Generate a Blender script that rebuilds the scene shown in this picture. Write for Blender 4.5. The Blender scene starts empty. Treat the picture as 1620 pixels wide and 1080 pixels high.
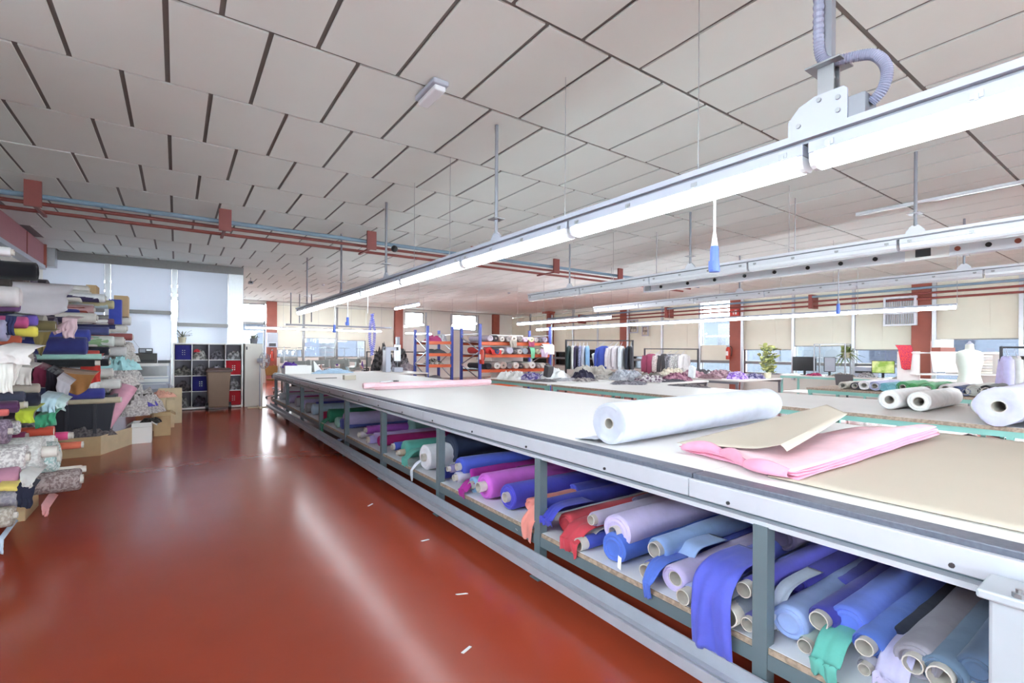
import bpy, math, random
from mathutils import Vector, Matrix, noise
random.seed(7)
S = bpy.context.scene
COL = S.collection
PI = math.pi

# ------------------------------------------------------------------ camera
cam_d = bpy.data.cameras.new('camera')
cam = bpy.data.objects.new('camera', cam_d)
COL.objects.link(cam)
S.camera = cam
yaw, roll_a = 0.6099, 0.006
fw = Vector((math.sin(yaw), math.cos(yaw), 0))
rt = Vector((math.cos(yaw), -math.sin(yaw), 0))
up = Vector((0, 0, 1))
r2 = rt * math.cos(roll_a) + up * math.sin(roll_a)
u2 = up * math.cos(roll_a) - rt * math.sin(roll_a)
EYE = Vector((0, 0, 1.5))
cam.matrix_world = Matrix(((r2.x, u2.x, -fw.x, EYE.x), (r2.y, u2.y, -fw.y, EYE.y), (r2.z, u2.z, -fw.z, EYE.z), (0, 0, 0, 1)))
cam_d.sensor_width = 36.0
cam_d.lens = 760.2 / 1620 * 36
cam_d.shift_y = 15.5 / 1620
cam_d.clip_start = 0.05
cam_d.clip_end = 300

# ------------------------------------------------------------------ sky (overcast daylight) and exposure
W = bpy.data.worlds.new('overcast_sky')
S.world = W
W.use_nodes = True
bg = W.node_tree.nodes['Background']
bg.inputs['Color'].default_value = (0.88, 0.95, 1.0, 1)
bg.inputs['Strength'].default_value = 14.0
S.view_settings.view_transform = 'Standard'
S.view_settings.look = 'None'
S.view_settings.gamma = 1.0
S.view_settings.exposure = 1.12
S.view_settings.use_curve_mapping = False
S.cycles.max_bounces = 6
S.cycles.diffuse_bounces = 4
S.cycles.glossy_bounces = 2
S.cycles.sample_clamp_indirect = 8.0
TUBE_POWER = 4.8

# ------------------------------------------------------------------ materials
def lin(c):
    return tuple(((v / 255) / 12.92 if v / 255 <= 0.04045 else ((v / 255 + 0.055) / 1.055) ** 2.4) for v in c)

MATS = {}
def mat(key, rgb, rough=0.5, metal=0.0, var=0.06, vscale=6.0, bump=0.0, bscale=40.0, rgb2=None, coat=0.0, trans=0.0, emit=0.0, spec=0.5, contrast=None, rvar=0.0, sheen=0.0):
    if key in MATS:
        return MATS[key]
    m = bpy.data.materials.new(key)
    m.use_nodes = True
    nt = m.node_tree
    n, l = nt.nodes, nt.links
    b = n['Principled BSDF']
    c = lin(rgb)
    b.inputs['Base Color'].default_value = (*c, 1)
    b.inputs['Roughness'].default_value = rough
    b.inputs['Metallic'].default_value = metal
    b.inputs['Specular IOR Level'].default_value = spec
    if coat:
        b.inputs['Coat Weight'].default_value = coat
        b.inputs['Coat Roughness'].default_value = 0.1
    if sheen:
        b.inputs['Sheen Weight'].default_value = sheen
    tc = n.new('ShaderNodeTexCoord')
    if var or rgb2:
        nz = n.new('ShaderNodeTexNoise')
        nz.inputs['Scale'].default_value = vscale
        nz.inputs['Detail'].default_value = 4
        l.new(tc.outputs['Object'], nz.inputs['Vector'])
        rp = n.new('ShaderNodeValToRGB')
        if rgb2:
            a, z = c, lin(rgb2)
            lo, hi = contrast or (0.42, 0.58)
        else:
            a = tuple(max(0, v * (1 - var)) for v in c)
            z = tuple(min(1, v * (1 + var)) for v in c)
            lo, hi = 0.3, 0.7
        rp.color_ramp.elements[0].position = lo
        rp.color_ramp.elements[1].position = hi
        rp.color_ramp.elements[0].color = (*a, 1)
        rp.color_ramp.elements[1].color = (*z, 1)
        l.new(nz.outputs['Fac'], rp.inputs['Fac'])
        l.new(rp.outputs['Color'], b.inputs['Base Color'])
        if rvar:
            mr = n.new('ShaderNodeMapRange')
            mr.inputs['From Min'].default_value = 0.3
            mr.inputs['From Max'].default_value = 0.7
            mr.inputs['To Min'].default_value = rough - rvar
            mr.inputs['To Max'].default_value = rough + rvar
            l.new(nz.outputs['Fac'], mr.inputs['Value'])
            l.new(mr.outputs['Result'], b.inputs['Roughness'])
    if bump:
        n2 = n.new('ShaderNodeTexNoise')
        n2.inputs['Scale'].default_value = bscale
        n2.inputs['Detail'].default_value = 3
        l.new(tc.outputs['Object'], n2.inputs['Vector'])
        bp = n.new('ShaderNodeBump')
        bp.inputs['Strength'].default_value = bump
        bp.inputs['Distance'].default_value = 0.01
        l.new(n2.outputs['Fac'], bp.inputs['Height'])
        l.new(bp.outputs['Normal'], b.inputs['Normal'])
    if emit:
        b.inputs['Emission Color'].default_value = (*c, 1)
        b.inputs['Emission Strength'].default_value = emit
    if trans:
        tr = n.new('ShaderNodeBsdfTranslucent')
        tr.inputs['Color'].default_value = (*c, 1)
        mx = n.new('ShaderNodeMixShader')
        mx.inputs['Fac'].default_value = trans
        l.new(b.outputs['BSDF'], mx.inputs[1])
        l.new(tr.outputs['BSDF'], mx.inputs[2])
        l.new(mx.outputs['Shader'], n['Material Output'].inputs['Surface'])
    MATS[key] = m
    return m

def cloth(rgb, rgb2=None, scale=30.0, contrast=None):
    key = 'cloth_%d_%d_%d' % tuple(rgb) + ('_%d_%d_%d' % tuple(rgb2) if rgb2 else '')
    if rgb2:
        return mat(key, rgb, 0.85, rgb2=rgb2, vscale=scale, bump=0.25, bscale=60, spec=0.2, contrast=contrast)
    return mat(key, rgb, 0.85, var=0.09, vscale=9, bump=0.3, bscale=14, spec=0.2, sheen=0.15)

def glass_mat():
    m = bpy.data.materials.new('window_glass')
    m.use_nodes = True
    n, l = m.node_tree.nodes, m.node_tree.links
    n.remove(n['Principled BSDF'])
    tr = n.new('ShaderNodeBsdfTransparent')
    tr.inputs['Color'].default_value = (0.93, 0.96, 0.97, 1)
    gl = n.new('ShaderNodeBsdfGlossy')
    gl.inputs['Roughness'].default_value = 0.03
    lw = n.new('ShaderNodeLayerWeight')
    lw.inputs['Blend'].default_value = 0.35
    mx = n.new('ShaderNodeMixShader')
    l.new(lw.outputs['Fresnel'], mx.inputs['Fac'])
    l.new(tr.outputs['BSDF'], mx.inputs[1])
    l.new(gl.outputs['BSDF'], mx.inputs[2])
    l.new(mx.outputs['Shader'], n['Material Output'].inputs['Surface'])
    return m

M_GLASS = glass_mat()
M_FLOOR = mat('red_floor_paint', (168, 71, 48), 0.18, var=0.05, vscale=1.4, bump=0.07, bscale=8.0, spec=0.5)
M_TILE = mat('ceiling_tile', (234, 240, 235), 0.8, var=0.012, vscale=2, bump=0.05, bscale=90)
M_GRID = mat('ceiling_grid', (122, 118, 114), 0.6, var=0.05)
M_CREAM = mat('cream_blind', (233, 230, 216), 0.8, var=0.02, vscale=3, trans=0.12)
M_WALLW = mat('white_wall', (226, 222, 214), 0.8, var=0.02, vscale=2, bump=0.03)
M_BRICKRED = mat('red_column_paint', (156, 82, 66), 0.45, var=0.06, vscale=5)
M_MAUVE = mat('mauve_steel', (170, 110, 118), 0.5, var=0.04)
M_ALU = mat('brushed_aluminium', (196, 198, 202), 0.32, metal=0.75, var=0.04, vscale=20)
M_ALUD = mat('grey_aluminium', (128, 126, 126), 0.4, metal=0.5, var=0.04, vscale=20)
M_PIPER = mat('red_pipe_paint', (140, 70, 64), 0.45)
M_PIPEB = mat('blue_pipe_paint', (128, 152, 172), 0.4)
M_WHITE = mat('white_laminate', (238, 237, 234), 0.45, var=0.012, vscale=1.2, spec=0.3)
M_WPAINT = mat('white_paint_metal', (180, 184, 198), 0.35, var=0.02)  # white toned down to offset strong side light on the main light housing
M_WP2 = mat('white_paint_lifted', (222, 225, 232), 0.35, var=0.02)  # same white paint, lightened to make up for weaker light on other fittings
M_RAIL = mat('pale_grey_rail_paint', (190, 193, 203), 0.38, var=0.035, vscale=7)
M_STRIP = mat('slate_edge_strip', (88, 92, 106), 0.42, rgb2=(104, 108, 122), vscale=60, contrast=(0.3, 0.75))
M_LEG = mat('grey_green_steel', (100, 116, 124), 0.45, var=0.05)
M_GREYM = mat('mid_grey_steel', (140, 142, 150), 0.4, metal=0.3, var=0.05)
M_DARKM = mat('dark_steel', (58, 58, 62), 0.45, var=0.05)
M_STEEL = mat('zinc_steel', (170, 172, 176), 0.35, metal=0.8, var=0.05)
M_CARD = mat('cardboard', (196, 168, 128), 0.85, var=0.05, vscale=8)
M_CARDL = mat('pale_cardboard', (214, 196, 162), 0.85, var=0.05, vscale=8)
M_TUBEC = mat('cardboard_core', (208, 202, 194), 0.8, var=0.06, vscale=20)
M_WOODE = mat('chipboard_edge', (180, 160, 142), 0.8, rgb2=(152, 134, 120), vscale=40)
M_TEAL = mat('teal_frame_paint', (140, 198, 188), 0.45, var=0.04)
M_BLUEP = mat('blue_plastic', (92, 120, 214), 0.35)
M_BLACK = mat('black_plastic', (30, 30, 33), 0.45)
M_TRACK = mat('blue_upright_paint', (74, 88, 176), 0.45)
M_ORANGE = mat('orange_beam_paint', (226, 108, 64), 0.45)
M_TUBE = mat('lit_fluorescent_diffuser', (240, 247, 255), 0.4, var=0, emit=TUBE_POWER)
M_DIFF = mat('unlit_diffuser', (232, 235, 240), 0.15, var=0.01, coat=0.4)
M_GUIDE = mat('grey_guide_rail_paint', (166, 170, 182), 0.38, var=0.06, vscale=9)
M_TUBEF = mat('lit_bare_tube', (240, 247, 255), 0.4, var=0, emit=TUBE_POWER * 5.0)
M_KRAFT = mat('kraft_pattern_paper', (196, 186, 170), 0.7, var=0.025, vscale=1.5, bump=0.05, bscale=4)
M_PINK = cloth((232, 184, 194))
M_FLEX = mat('grey_corrugated_conduit', (142, 144, 166), 0.45)

# ------------------------------------------------------------------ mesh builder
ORG = {}
class MB:
    def __init__(s):
        s.v, s.f = [], []
    def box(s, x0, y0, z0, x1, y1, z1):
        o = len(s.v)
        s.v += [(x0, y0, z0), (x1, y0, z0), (x1, y1, z0), (x0, y1, z0), (x0, y0, z1), (x1, y0, z1), (x1, y1, z1), (x0, y1, z1)]
        s.f += [tuple(o + i for i in q) for q in ((0, 3, 2, 1), (4, 5, 6, 7), (0, 1, 5, 4), (1, 2, 6, 5), (2, 3, 7, 6), (3, 0, 4, 7))]
        return s
    def obox(s, c, ax, ay, az):
        c, ax, ay, az = Vector(c), Vector(ax), Vector(ay), Vector(az)
        o = len(s.v)
        for k in (-1, 1):
            for i, j in ((-1, -1), (1, -1), (1, 1), (-1, 1)):
                s.v.append(tuple(c + ax * i + ay * j + az * k))
        s.f += [tuple(o + i for i in q) for q in ((0, 3, 2, 1), (4, 5, 6, 7), (0, 1, 5, 4), (1, 2, 6, 5), (2, 3, 7, 6), (3, 0, 4, 7))]
        return s
    def bar(s, p, q, w, h):
        p, q = Vector(p), Vector(q)
        d = (q - p)
        a = Vector((0, 0, 1)) if abs(d.normalized().z) < 0.9 else Vector((1, 0, 0))
        x = d.cross(a).normalized() * (w / 2)
        y = x.cross(d).normalized() * (h / 2)
        return s.obox((p + q) / 2, d / 2, x, y)
    def loft(s, rings, cap0=True, cap1=True, closed=True):
        o = len(s.v)
        n = len(rings[0])
        for r in rings:
            s.v += [tuple(p) for p in r]
        for i in range(len(rings) - 1):
            for j in range(n if closed else n - 1):
                a, b = o + i * n + j, o + i * n + (j + 1) % n
                s.f.append((a, b, b + n, a + n))
        if cap0:
            s.f.append(tuple(o + j for j in reversed(range(n))))
        if cap1:
            s.f.append(tuple(o + (len(rings) - 1) * n + j for j in range(n)))
        return s
    def tube(s, pts, r, n=10, cap=True):
        pts = [Vector(p) for p in pts]
        rs = r if isinstance(r, (list, tuple)) else [r] * len(pts)
        rings = []
        prev = None
        for i, p in enumerate(pts):
            d = (pts[min(i + 1, len(pts) - 1)] - pts[max(i - 1, 0)]).normalized()
            a = prev if prev is not None else (Vector((0, 0, 1)) if abs(d.z) < 0.9 else Vector((1, 0, 0)))
            x = d.cross(a).normalized()
            y = x.cross(d).normalized()
            prev = y
            rings.append([p + (x * math.cos(t) + y * math.sin(t)) * rs[i] for t in (2 * PI * k / n for k in range(n))])
        return s.loft(rings, cap, cap)
    def cyl(s, p, q, r, n=12):
        return s.tube([p, q], r, n)
    def pipe(s, p, q, r, ri, n=14):
        p, q = Vector(p), Vector(q)
        d = (q - p).normalized()
        a = Vector((0, 0, 1)) if abs(d.z) < 0.9 else Vector((1, 0, 0))
        x = d.cross(a).normalized()
        y = x.cross(d).normalized()
        def ring(c, rr):
            return [c + (x * math.cos(2 * PI * k / n) + y * math.sin(2 * PI * k / n)) * rr for k in range(n)]
        dep = min((q - p).length * 0.9, 0.4)
        return s.loft([ring(p + d * dep, ri), ring(p, ri), ring(p, r), ring(q, r)], True, True)
    def lathe(s, c, prof, n=20):
        rings = [[(c[0] + r * math.cos(2 * PI * k / n), c[1] + r * math.sin(2 * PI * k / n), c[2] + z) for k in range(n)] for r, z in prof]
        return s.loft(rings)
    def prism(s, poly, v):
        v = Vector(v)
        return s.loft([[Vector(p) for p in poly], [Vector(p) + v for p in poly]])
    def grid(s, fn, nu, nv):
        o = len(s.v)
        for i in range(nu + 1):
            for j in range(nv + 1):
                s.v.append(tuple(fn(i / nu, j / nv)))
        for i in range(nu):
            for j in range(nv):
                a = o + i * (nv + 1) + j
                s.f.append((a, a + 1, a + nv + 2, a + nv + 1))
        return s
    def mesh(s, name, m, org=(0, 0, 0), smooth=False):
        me = bpy.data.meshes.new(name)
        ox, oy, oz = org
        me.from_pydata([(a - ox, b - oy, c - oz) for a, b, c in s.v], [], s.f)
        me.materials.append(m)
        if smooth:
            me.polygons.foreach_set('use_smooth', [True] * len(me.polygons))
        me.validate()
        me.update()
        return me
    def build(s, name, m, parent=None, smooth=False, bevel=0.0, solid=0.0):
        if parent is not None:
            org = ORG[parent.name]
        else:
            xs, ys, zs = zip(*s.v)
            org = ((min(xs) + max(xs)) / 2, (min(ys) + max(ys)) / 2, min(zs))
        me = s.mesh(name, m, org, smooth)
        o = bpy.data.objects.new(name, me)
        COL.objects.link(o)
        ORG[o.name] = org
        if parent is not None:
            o.parent = parent
        else:
            o.location = org
        if smooth and bevel == 0 and hasattr(me, 'set_sharp_from_angle'):
            me.set_sharp_from_angle(angle=math.radians(50))
        if bevel:
            md = o.modifiers.new('edge', 'BEVEL')
            md.width = bevel
            md.segments = 2
            md.limit_method = 'ANGLE'
        if solid:
            md = o.modifiers.new('thick', 'SOLIDIFY')
            md.thickness = solid
        return o

def tag(o, label=None, cat=None, group=None, kind=None):
    if label: o['label'] = label
    if cat: o['category'] = cat
    if group: o['group'] = group
    if kind: o['kind'] = kind
    return o

def thing(name, label, cat, loc, group=None):
    o = bpy.data.objects.new(name, None)
    o.empty_display_size = 0.1
    COL.objects.link(o)
    o.location = loc
    ORG[o.name] = tuple(loc)
    return tag(o, label, cat, group)

def copy_tree(o, parent=None):
    c = o.copy()
    COL.objects.link(c)
    if parent is not None: c.parent = parent
    for ch in o.children: copy_tree(ch, c)
    return c

def struct(name, mb, m, parent=None, **k):
    o = mb.build(name, m, parent, **k)
    o['kind'] = 'structure'
    return o

def nz(x, y=0.0, z=0.0):
    return noise.noise(Vector((x, y, z)))

# ================================================================== ROOM SHELL
CZ = 3.71
XL, XR, YF, YB = -2.45, 17.0, -9.5, 24.3
struct('floor', MB().box(XL - 0.2, YF - 0.2, -0.1, XR + 0.3, YB + 0.3, 0), M_FLOOR)
ceil = struct('ceiling', MB().box(XL - 0.2, YF - 0.2, CZ + 0.004, XR + 0.3, YB + 0.3, CZ + 0.15), M_GRID)
# ceiling panels: staggered boards with open grey joints
TA, TB, GAP = 1.19, 0.603, 0.034
tile_me = MB().box(-TB / 2 + GAP / 2, -TA / 2 + GAP / 2, 0, TB / 2 - GAP / 2, TA / 2 - GAP / 2, 0.014).mesh('tile', M_TILE)
cells = []
for r in range(-11, 18):
    yc = 3.705 + TA * (r + 0.5)
    off = 0.235 if r % 2 else 0.535
    for k in range(-6, 30):
        xc = off + TB * (k + 0.5)
        if xc < XL + 0.1 or xc > XR - 0.1 or yc < YF or yc > YB: continue
        v = Vector((xc, yc, 0))
        d = v.dot(fw)
        s_ = v.dot(rt)
        seen = d > 0.5 and abs(s_) < 1.12 * d
        cells.append((0 if seen else 1, v.length, xc, yc))
cells.sort()
far = MB()
for i, (u, dist, xc, yc) in enumerate(cells):
    if i < 300:
        o = bpy.data.objects.new('tile', tile_me)
        COL.objects.link(o)
        o.parent = ceil
        cx, cy, cz = ORG['ceiling']
        o.location = (xc - cx, yc - cy, CZ - 0.01 - cz + random.uniform(-0.002, 0.002))
    else:
        far.box(xc - TB / 2 + GAP / 2, yc - TA / 2 + GAP / 2, CZ - 0.01, xc + TB / 2 - GAP / 2, yc + TA / 2 - GAP / 2, CZ + 0.004)
fo = far.build('tile_field', M_TILE, ceil)
fo['kind'] = 'stuff'

# ---- wall behind the stacked fabric
wl = MB().box(XL - 0.2, YF, 0, XL, YB, 1.0).box(XL - 0.2, YF, 3.5, XL, YB, CZ).box(XL - 0.2, 4.2, 1.0, XL, YB, 3.5)
for a_, b_ in ((YF, -9.2), (-4.9, -4.5), (-1.6, -1.0)): wl.box(XL - 0.2, a_, 1.0, XL, b_, 3.5)
wl.box(XL - 0.2, -1.0, 1.0, XL, 4.2, 2.45)
wall_left = struct('wall_left', wl, M_WALLW)
tag(MB().box(XL, 9.0, 3.24, XL + 0.16, 13.9, CZ - 0.02).build('fascia_panel', M_MAUVE, wall_left))
MB().box(XL, 9.0, 3.16, XL + 0.19, 13.95, 3.24).build('fascia_trim', M_WPAINT, wall_left)
MB().box(XL + 0.16, 13.9, 3.2, XL + 0.2, 13.96, CZ - 0.02).build('fascia_edge', M_BRICKRED, wall_left)
MB().box(XL + 0.16, 12.5, 3.26, XL + 0.17, 12.54, CZ - 0.03).build('fascia_seam', M_PIPER, wall_left)
# ---- wall behind the camera with unseen windows added for even daylight
wf = MB()
wf.box(XL, YF - 0.2, 0, XR, YF, 0.9).box(XL, YF - 0.2, 3.5, XR, YF, CZ)
for a, b in ((XL, -2.2), (2.2, 2.8), (7.2, 7.8), (12.2, 12.6), (16.8, XR)): wf.box(a, YF - 0.2, 0.9, b, YF, 3.5)
wall_front = struct('wall_front', wf, M_WALLW)
nwin = [0]
def window(rects, axis, pos, name_parent=None):
    nwin[0] += 1
    fr = MB()
    a0, a1 = min(r[0] for r in rects), max(r[1] for r in rects)
    z0, z1 = min(r[2] for r in rects), max(r[3] for r in rects)
    t = 0.05
    def bx(m, u0, u1, w0, w1, dep=0.05):
        if axis == 'x': m.box(pos, u0, w0, pos + dep, u1, w1)
        else: m.box(u0, pos, w0, u1, pos + dep, w1)
    for r in rects:
        bx(fr, r[0], r[1], r[2], r[2] + t); bx(fr, r[0], r[1], r[3] - t, r[3])
        bx(fr, r[0], r[0] + t, r[2], r[3]); bx(fr, r[1] - t, r[1], r[2], r[3])
    w = struct('window_%d' % nwin[0], fr, M_ALUD)
    for r in rects:
        p = MB()
        if axis == 'x': p.box(pos + 0.02, r[0] + t, r[2] + t, pos + 0.028, r[1] - t, r[3] - t)
        else: p.box(r[0] + t, pos + 0.02, r[2] + t, r[1] - t, pos + 0.028, r[3] - t)
        p.build('pane', M_GLASS, w)
    return w
for a, b in ((-2.2, 2.2), (2.8, 7.2), (7.8, 12.2), (12.6, 16.8)): window([(a, (a + b) / 2, 0.9, 3.5), ((a + b) / 2, b, 0.9, 3.5)], 'y', YF - 0.1)
for a, b in ((-9.2, -4.9), (-4.5, -1.6)): window([(a, (a + b) / 2, 1.0, 3.5), ((a + b) / 2, b, 1.0, 3.5)], 'x', XL - 0.12)  # unseen side windows, added to spread daylight over ceiling and floor
window([(-1.0, 1.6, 2.45, 3.5), (1.6, 4.2, 2.45, 3.5)], 'x', XL - 0.12)  # unseen high window, added to light the near rolls and ceiling

# ---- long window wall with brick red columns
CY = [-0.97, 4.4, 9.77, 15.14, 20.51]
wr = MB().box(XR, YF, 0, XR + 0.25, YB, 0.75).box(XR, YF, 3.55, XR + 0.25, YB, CZ)
wall_right = struct('wall_right', wr, M_WALLW)
for y in CY:
    wc = MB().box(XR - 0.2, y - 0.21, 0, XR + 0.25, y + 0.21, CZ - 0.02)
    wc.box(XR - 0.45, y - 0.28, CZ - 0.12, XR + 0.2, y + 0.28, CZ - 0.02)
    wc.build('column', M_BRICKRED, wall_right)
    MB().box(XR - 0.26, y - 0.34, 0, XR - 0.2, y - 0.25, 3.5).build('cable_duct', M_ALU, wall_right)
ys = [YF] + CY + [YB]
bay_mull = {1: [1.25, 2.5], 2: [6.05, 7.8], 3: [11.3, 13.1], 4: [16.9, 18.7], 0: [-6.6, -3.8], 5: [22.4]}
BLZ = {0: 1.7, 1: 1.78, 2: 1.62, 3: 1.2, 4: 1.5, 5: 1.5}
for i in range(6):
    a, b = ys[i] + 0.21, ys[i + 1] - 0.21
    if i == 0: a = YF
    if i == 5: b = YB
    cuts = [a] + bay_mull[i] + [b]
    rects = []
    for k in range(len(cuts) - 1):
        rects += [(cuts[k], cuts[k + 1], 0.75, 1.15), (cuts[k], cuts[k + 1], 1.15, 3.55)]
    w = window(rects, 'x', XR + 0.06)
    for y in bay_mull[i]:
        MB().box(XR - 0.1, y - 0.04, 0.6, XR + 0.08, y + 0.04, 3.68).build('mullion', M_ALU, w)
    MB().box(XR - 0.06, a, 1.1, XR + 0.06, b, 1.2).build('window_sill', M_ALUD, w)
    # cream panel blinds
    bl = thing('panel_blind', None, None, (XR - 0.03, (a + b) / 2, BLZ[i]))
    del_list = []
    segs = [(cuts[k], cuts[k + 1]) for k in range(len(cuts) - 1)]
    for k, (s0, s1) in enumerate(segs):
        z0 = BLZ[i] + (0.12 if (i + k) % 2 else 0)
        n = max(1, round((s1 - s0) / 0.62))
        if i == 3 and k == 0: 
            # this bay's blind is pulled up half way: a bright opening above a short blind
            continue
        for q in range(n):
            y0, y1 = s0 + (s1 - s0) * q / n, s0 + (s1 - s0) * (q + 1) / n
            MB().box(XR - 0.03 - 0.012 * (q % 2), y0 - 0.012, z0, XR - 0.024 - 0.012 * (q % 2), y1 + 0.012, 3.52).build('panel', M_CREAM, bl)
        MB().box(XR - 0.04, s0, z0 - 0.03, XR - 0.015, s1, z0).build('bottom_bar', M_ALUD, bl)
    tag(bl, ['cream panel blind in the window bay behind the garments at the frame edge',
             'cream panel blind over the pattern rack and dress form by the window',
             'cream panel blind above the desks with computer screens',
             'cream panel blind behind the coat rack with the plum garment bag',
             'cream panel blind beside the bright window past the hanging clothes',
             'cream panel blind at the far end of the window wall'][i], 'blind', 'cream panel blinds of the window wall')
b3 = tag(MB().box(XR - 0.03, 9.98, 1.2, XR - 0.02, 11.26, 1.78).build('panel_blind', M_CREAM), 'short cream blind below the bright bare window beside the red column', 'blind')

# ---- far end wall
wb = MB()
wb.box(XL, YB, 0, XR, YB + 0.25, 1.15).box(XL, YB, 3.58, XR, YB + 0.25, CZ)
wb.box(7.9, YB, 1.15, 10.0, YB + 0.25, 3.58).box(11.1, YB, 1.15, 12.85, YB + 0.25, 3.58).box(14.45, YB, 1.15, XR, YB + 0.25, 3.58)
wb.box(10.0, YB, 1.15, 11.1, YB + 0.25, 2.83).box(12.85, YB, 1.15, 14.45, YB + 0.25, 2.68)
wall_back = struct('wall_back', wb, M_WALLW)
for x in (3.55, 9.6, 15.7):
    MB().box(x - 0.21, YB - 0.2, 0, x + 0.21, YB + 0.05, CZ - 0.02).build('column', M_BRICKRED, wall_back)
for x in (4.93, 6.45): MB().box(x - 0.05, YB - 0.08, 0.8, x + 0.05, YB + 0.05, 3.6).build('mullion', M_ALUD, wall_back)
for x in (11.2, 12.75, 14.5): MB().box(x - 0.04, YB - 0.05, 1.0, x + 0.04, YB + 0.05, 3.6).build('mullion', M_ALU, wall_back)
window([(XL, -0.5, 1.15, 3.58), (-0.5, 1.5, 1.15, 3.58)], 'y', YB + 0.05)  # unseen office window on the left, added to light the partition panes from behind
window([(1.5, 3.3, 1.15, 2.7), (1.5, 3.3, 2.7, 3.58)], 'y', YB + 0.05)
window([(3.8, 4.9, 1.15, 3.58), (4.95, 6.43, 1.15, 3.58), (6.47, 7.9, 1.15, 3.58)], 'y', YB + 0.05)
window([(10.0, 11.1, 2.83, 3.58)], 'y', YB + 0.05)
window([(12.85, 14.45, 2.68, 3.58)], 'y', YB + 0.05)
bl = thing('roller_blind', 'cream blinds on the far wall above the sewing machines', 'blind', (6, YB - 0.05, 1.5))
for x0, x1, z0 in ((3.78, 4.87, 1.52), (4.98, 6.39, 2.08), (6.5, 7.88, 2.0)):
    MB().box(x0, YB - 0.04, z0, x1, YB - 0.03, 3.56).build('panel', M_CREAM, bl)
    MB().box(x0, YB - 0.05, z0 - 0.03, x1, YB - 0.02, z0).build('bottom_bar', M_ALUD, bl)
for x0, x1 in ((7.95, 9.35), (11.3, 12.7), (14.6, 15.45)):
    MB().box(x0, YB - 0.03, 1.2, x1, YB, 3.6).build('wall_panel', M_CREAM if x0 < 9 else M_WALLW, wall_back)

# ---- glazed office partition
PY = 14.7
pb = MB().box(XL, PY, 3.5, 1.47, PY + 0.12, CZ - 0.012)
part_ = struct('wall_partition', pb, M_ALUD)
MB().box(1.12, PY - 0.02, 0, 1.47, PY + 0.14, 3.5).build('corner_post', M_ALU, part_, bevel=0.01)
for x, w in ((-0.045, 0.11), (-1.33, 0.1)): MB().box(x - w / 2, PY - 0.01, 0, x + w / 2, PY + 0.1, 3.5).build('mullion', M_ALU, part_)
MB().box(0.01, PY + 0.01, 2.08, 1.12, PY + 0.08, 2.17).build('transom', M_ALUD, part_)
MB().box(XL, PY + 0.01, 2.36, -0.1, PY + 0.08, 2.45).build('transom', M_ALUD, part_)
M_FROST = mat('frosted_office_glass', (226, 233, 242), 0.06, var=0.01, vscale=1, spec=0.5, trans=0.72)
for x0, x1, z0, z1 in ((XL, -1.38, 0, 2.36), (-1.28, -0.1, 0, 2.36), (0.01, 1.12, 0, 2.08), (XL, -1.38, 2.45, 3.5), (-1.28, -0.1, 2.45, 3.5), (0.01, 1.12, 2.17, 3.5)):
    MB().box(x0 + 0.01, PY + 0.035, z0, x1 - 0.01, PY + 0.05, z1).build('pane', M_FROST, part_)
MB().box(1.35, PY + 0.14, 0, 1.47, YB, CZ - 0.012).build('return_wall', M_WALLW, part_)
MB().box(XL - 0.1, PY - 0.25, 3.3, XL + 0.25, PY + 0.02, CZ - 0.012).build('corner_fillet', M_ALU, part_)

# ---- service pipes under the ceiling and red drop brackets
for x in (-1.55, 0.62, 2.95, 5.15, 7.4, 9.6):
    o = MB().box(x - 0.085, 8.75, 3.36, x + 0.085, 8.79, CZ - 0.01).box(x - 0.02, 8.79, 3.38, x + 0.02, 9.5, 3.412)
    o.build('pipe_bracket', M_PIPER, ceil)
def pipe_thing(name, label, pts, r, m, grp=None):
    return tag(MB().tube(pts, r, 10).build(name, m, smooth=True), label, 'pipe', grp)
pipe_thing('service_pipe', 'pale blue pipe running under the ceiling past the red brackets', [(XL, 8.86, 3.52), (13.2, 8.86, 3.52)], 0.035, M_PIPEB)
pipe_thing('service_pipe', 'upper thin red pipe under the ceiling beside the pale blue pipe', [(XL, 9.15, 3.49), (13.2, 9.15, 3.49)], 0.027, M_PIPER)
pipe_thing('service_pipe', 'lower thin red pipe under the ceiling, farthest from the pale blue pipe', [(XL, 9.42, 3.44), (13.2, 9.42, 3.44)], 0.027, M_PIPER)
pipe_thing('wall_pipe', 'blue grey pipe along the top of the window wall', [(16.55, YF, 3.28), (16.55, 20.3, 3.28)], 0.035, M_PIPEB)
pipe_thing('wall_pipe', 'red pipe along the window wall just below the blue grey pipe', [(16.6, YF, 3.14), (16.6, 20.3, 3.14)], 0.03, M_PIPER)
pipe_thing('wall_pipe', 'lowest red pipe along the window wall above the blinds', [(16.65, YF, 3.0), (16.65, 20.3, 3.0)], 0.03, M_PIPER)
for y in (1.9, 7.1, 12.6, 17.8):
    MB().box(16.5, y - 0.05, 2.92, 17.0, y + 0.05, 3.36).build('pipe_bracket', M_PIPER, wall_right)

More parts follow.
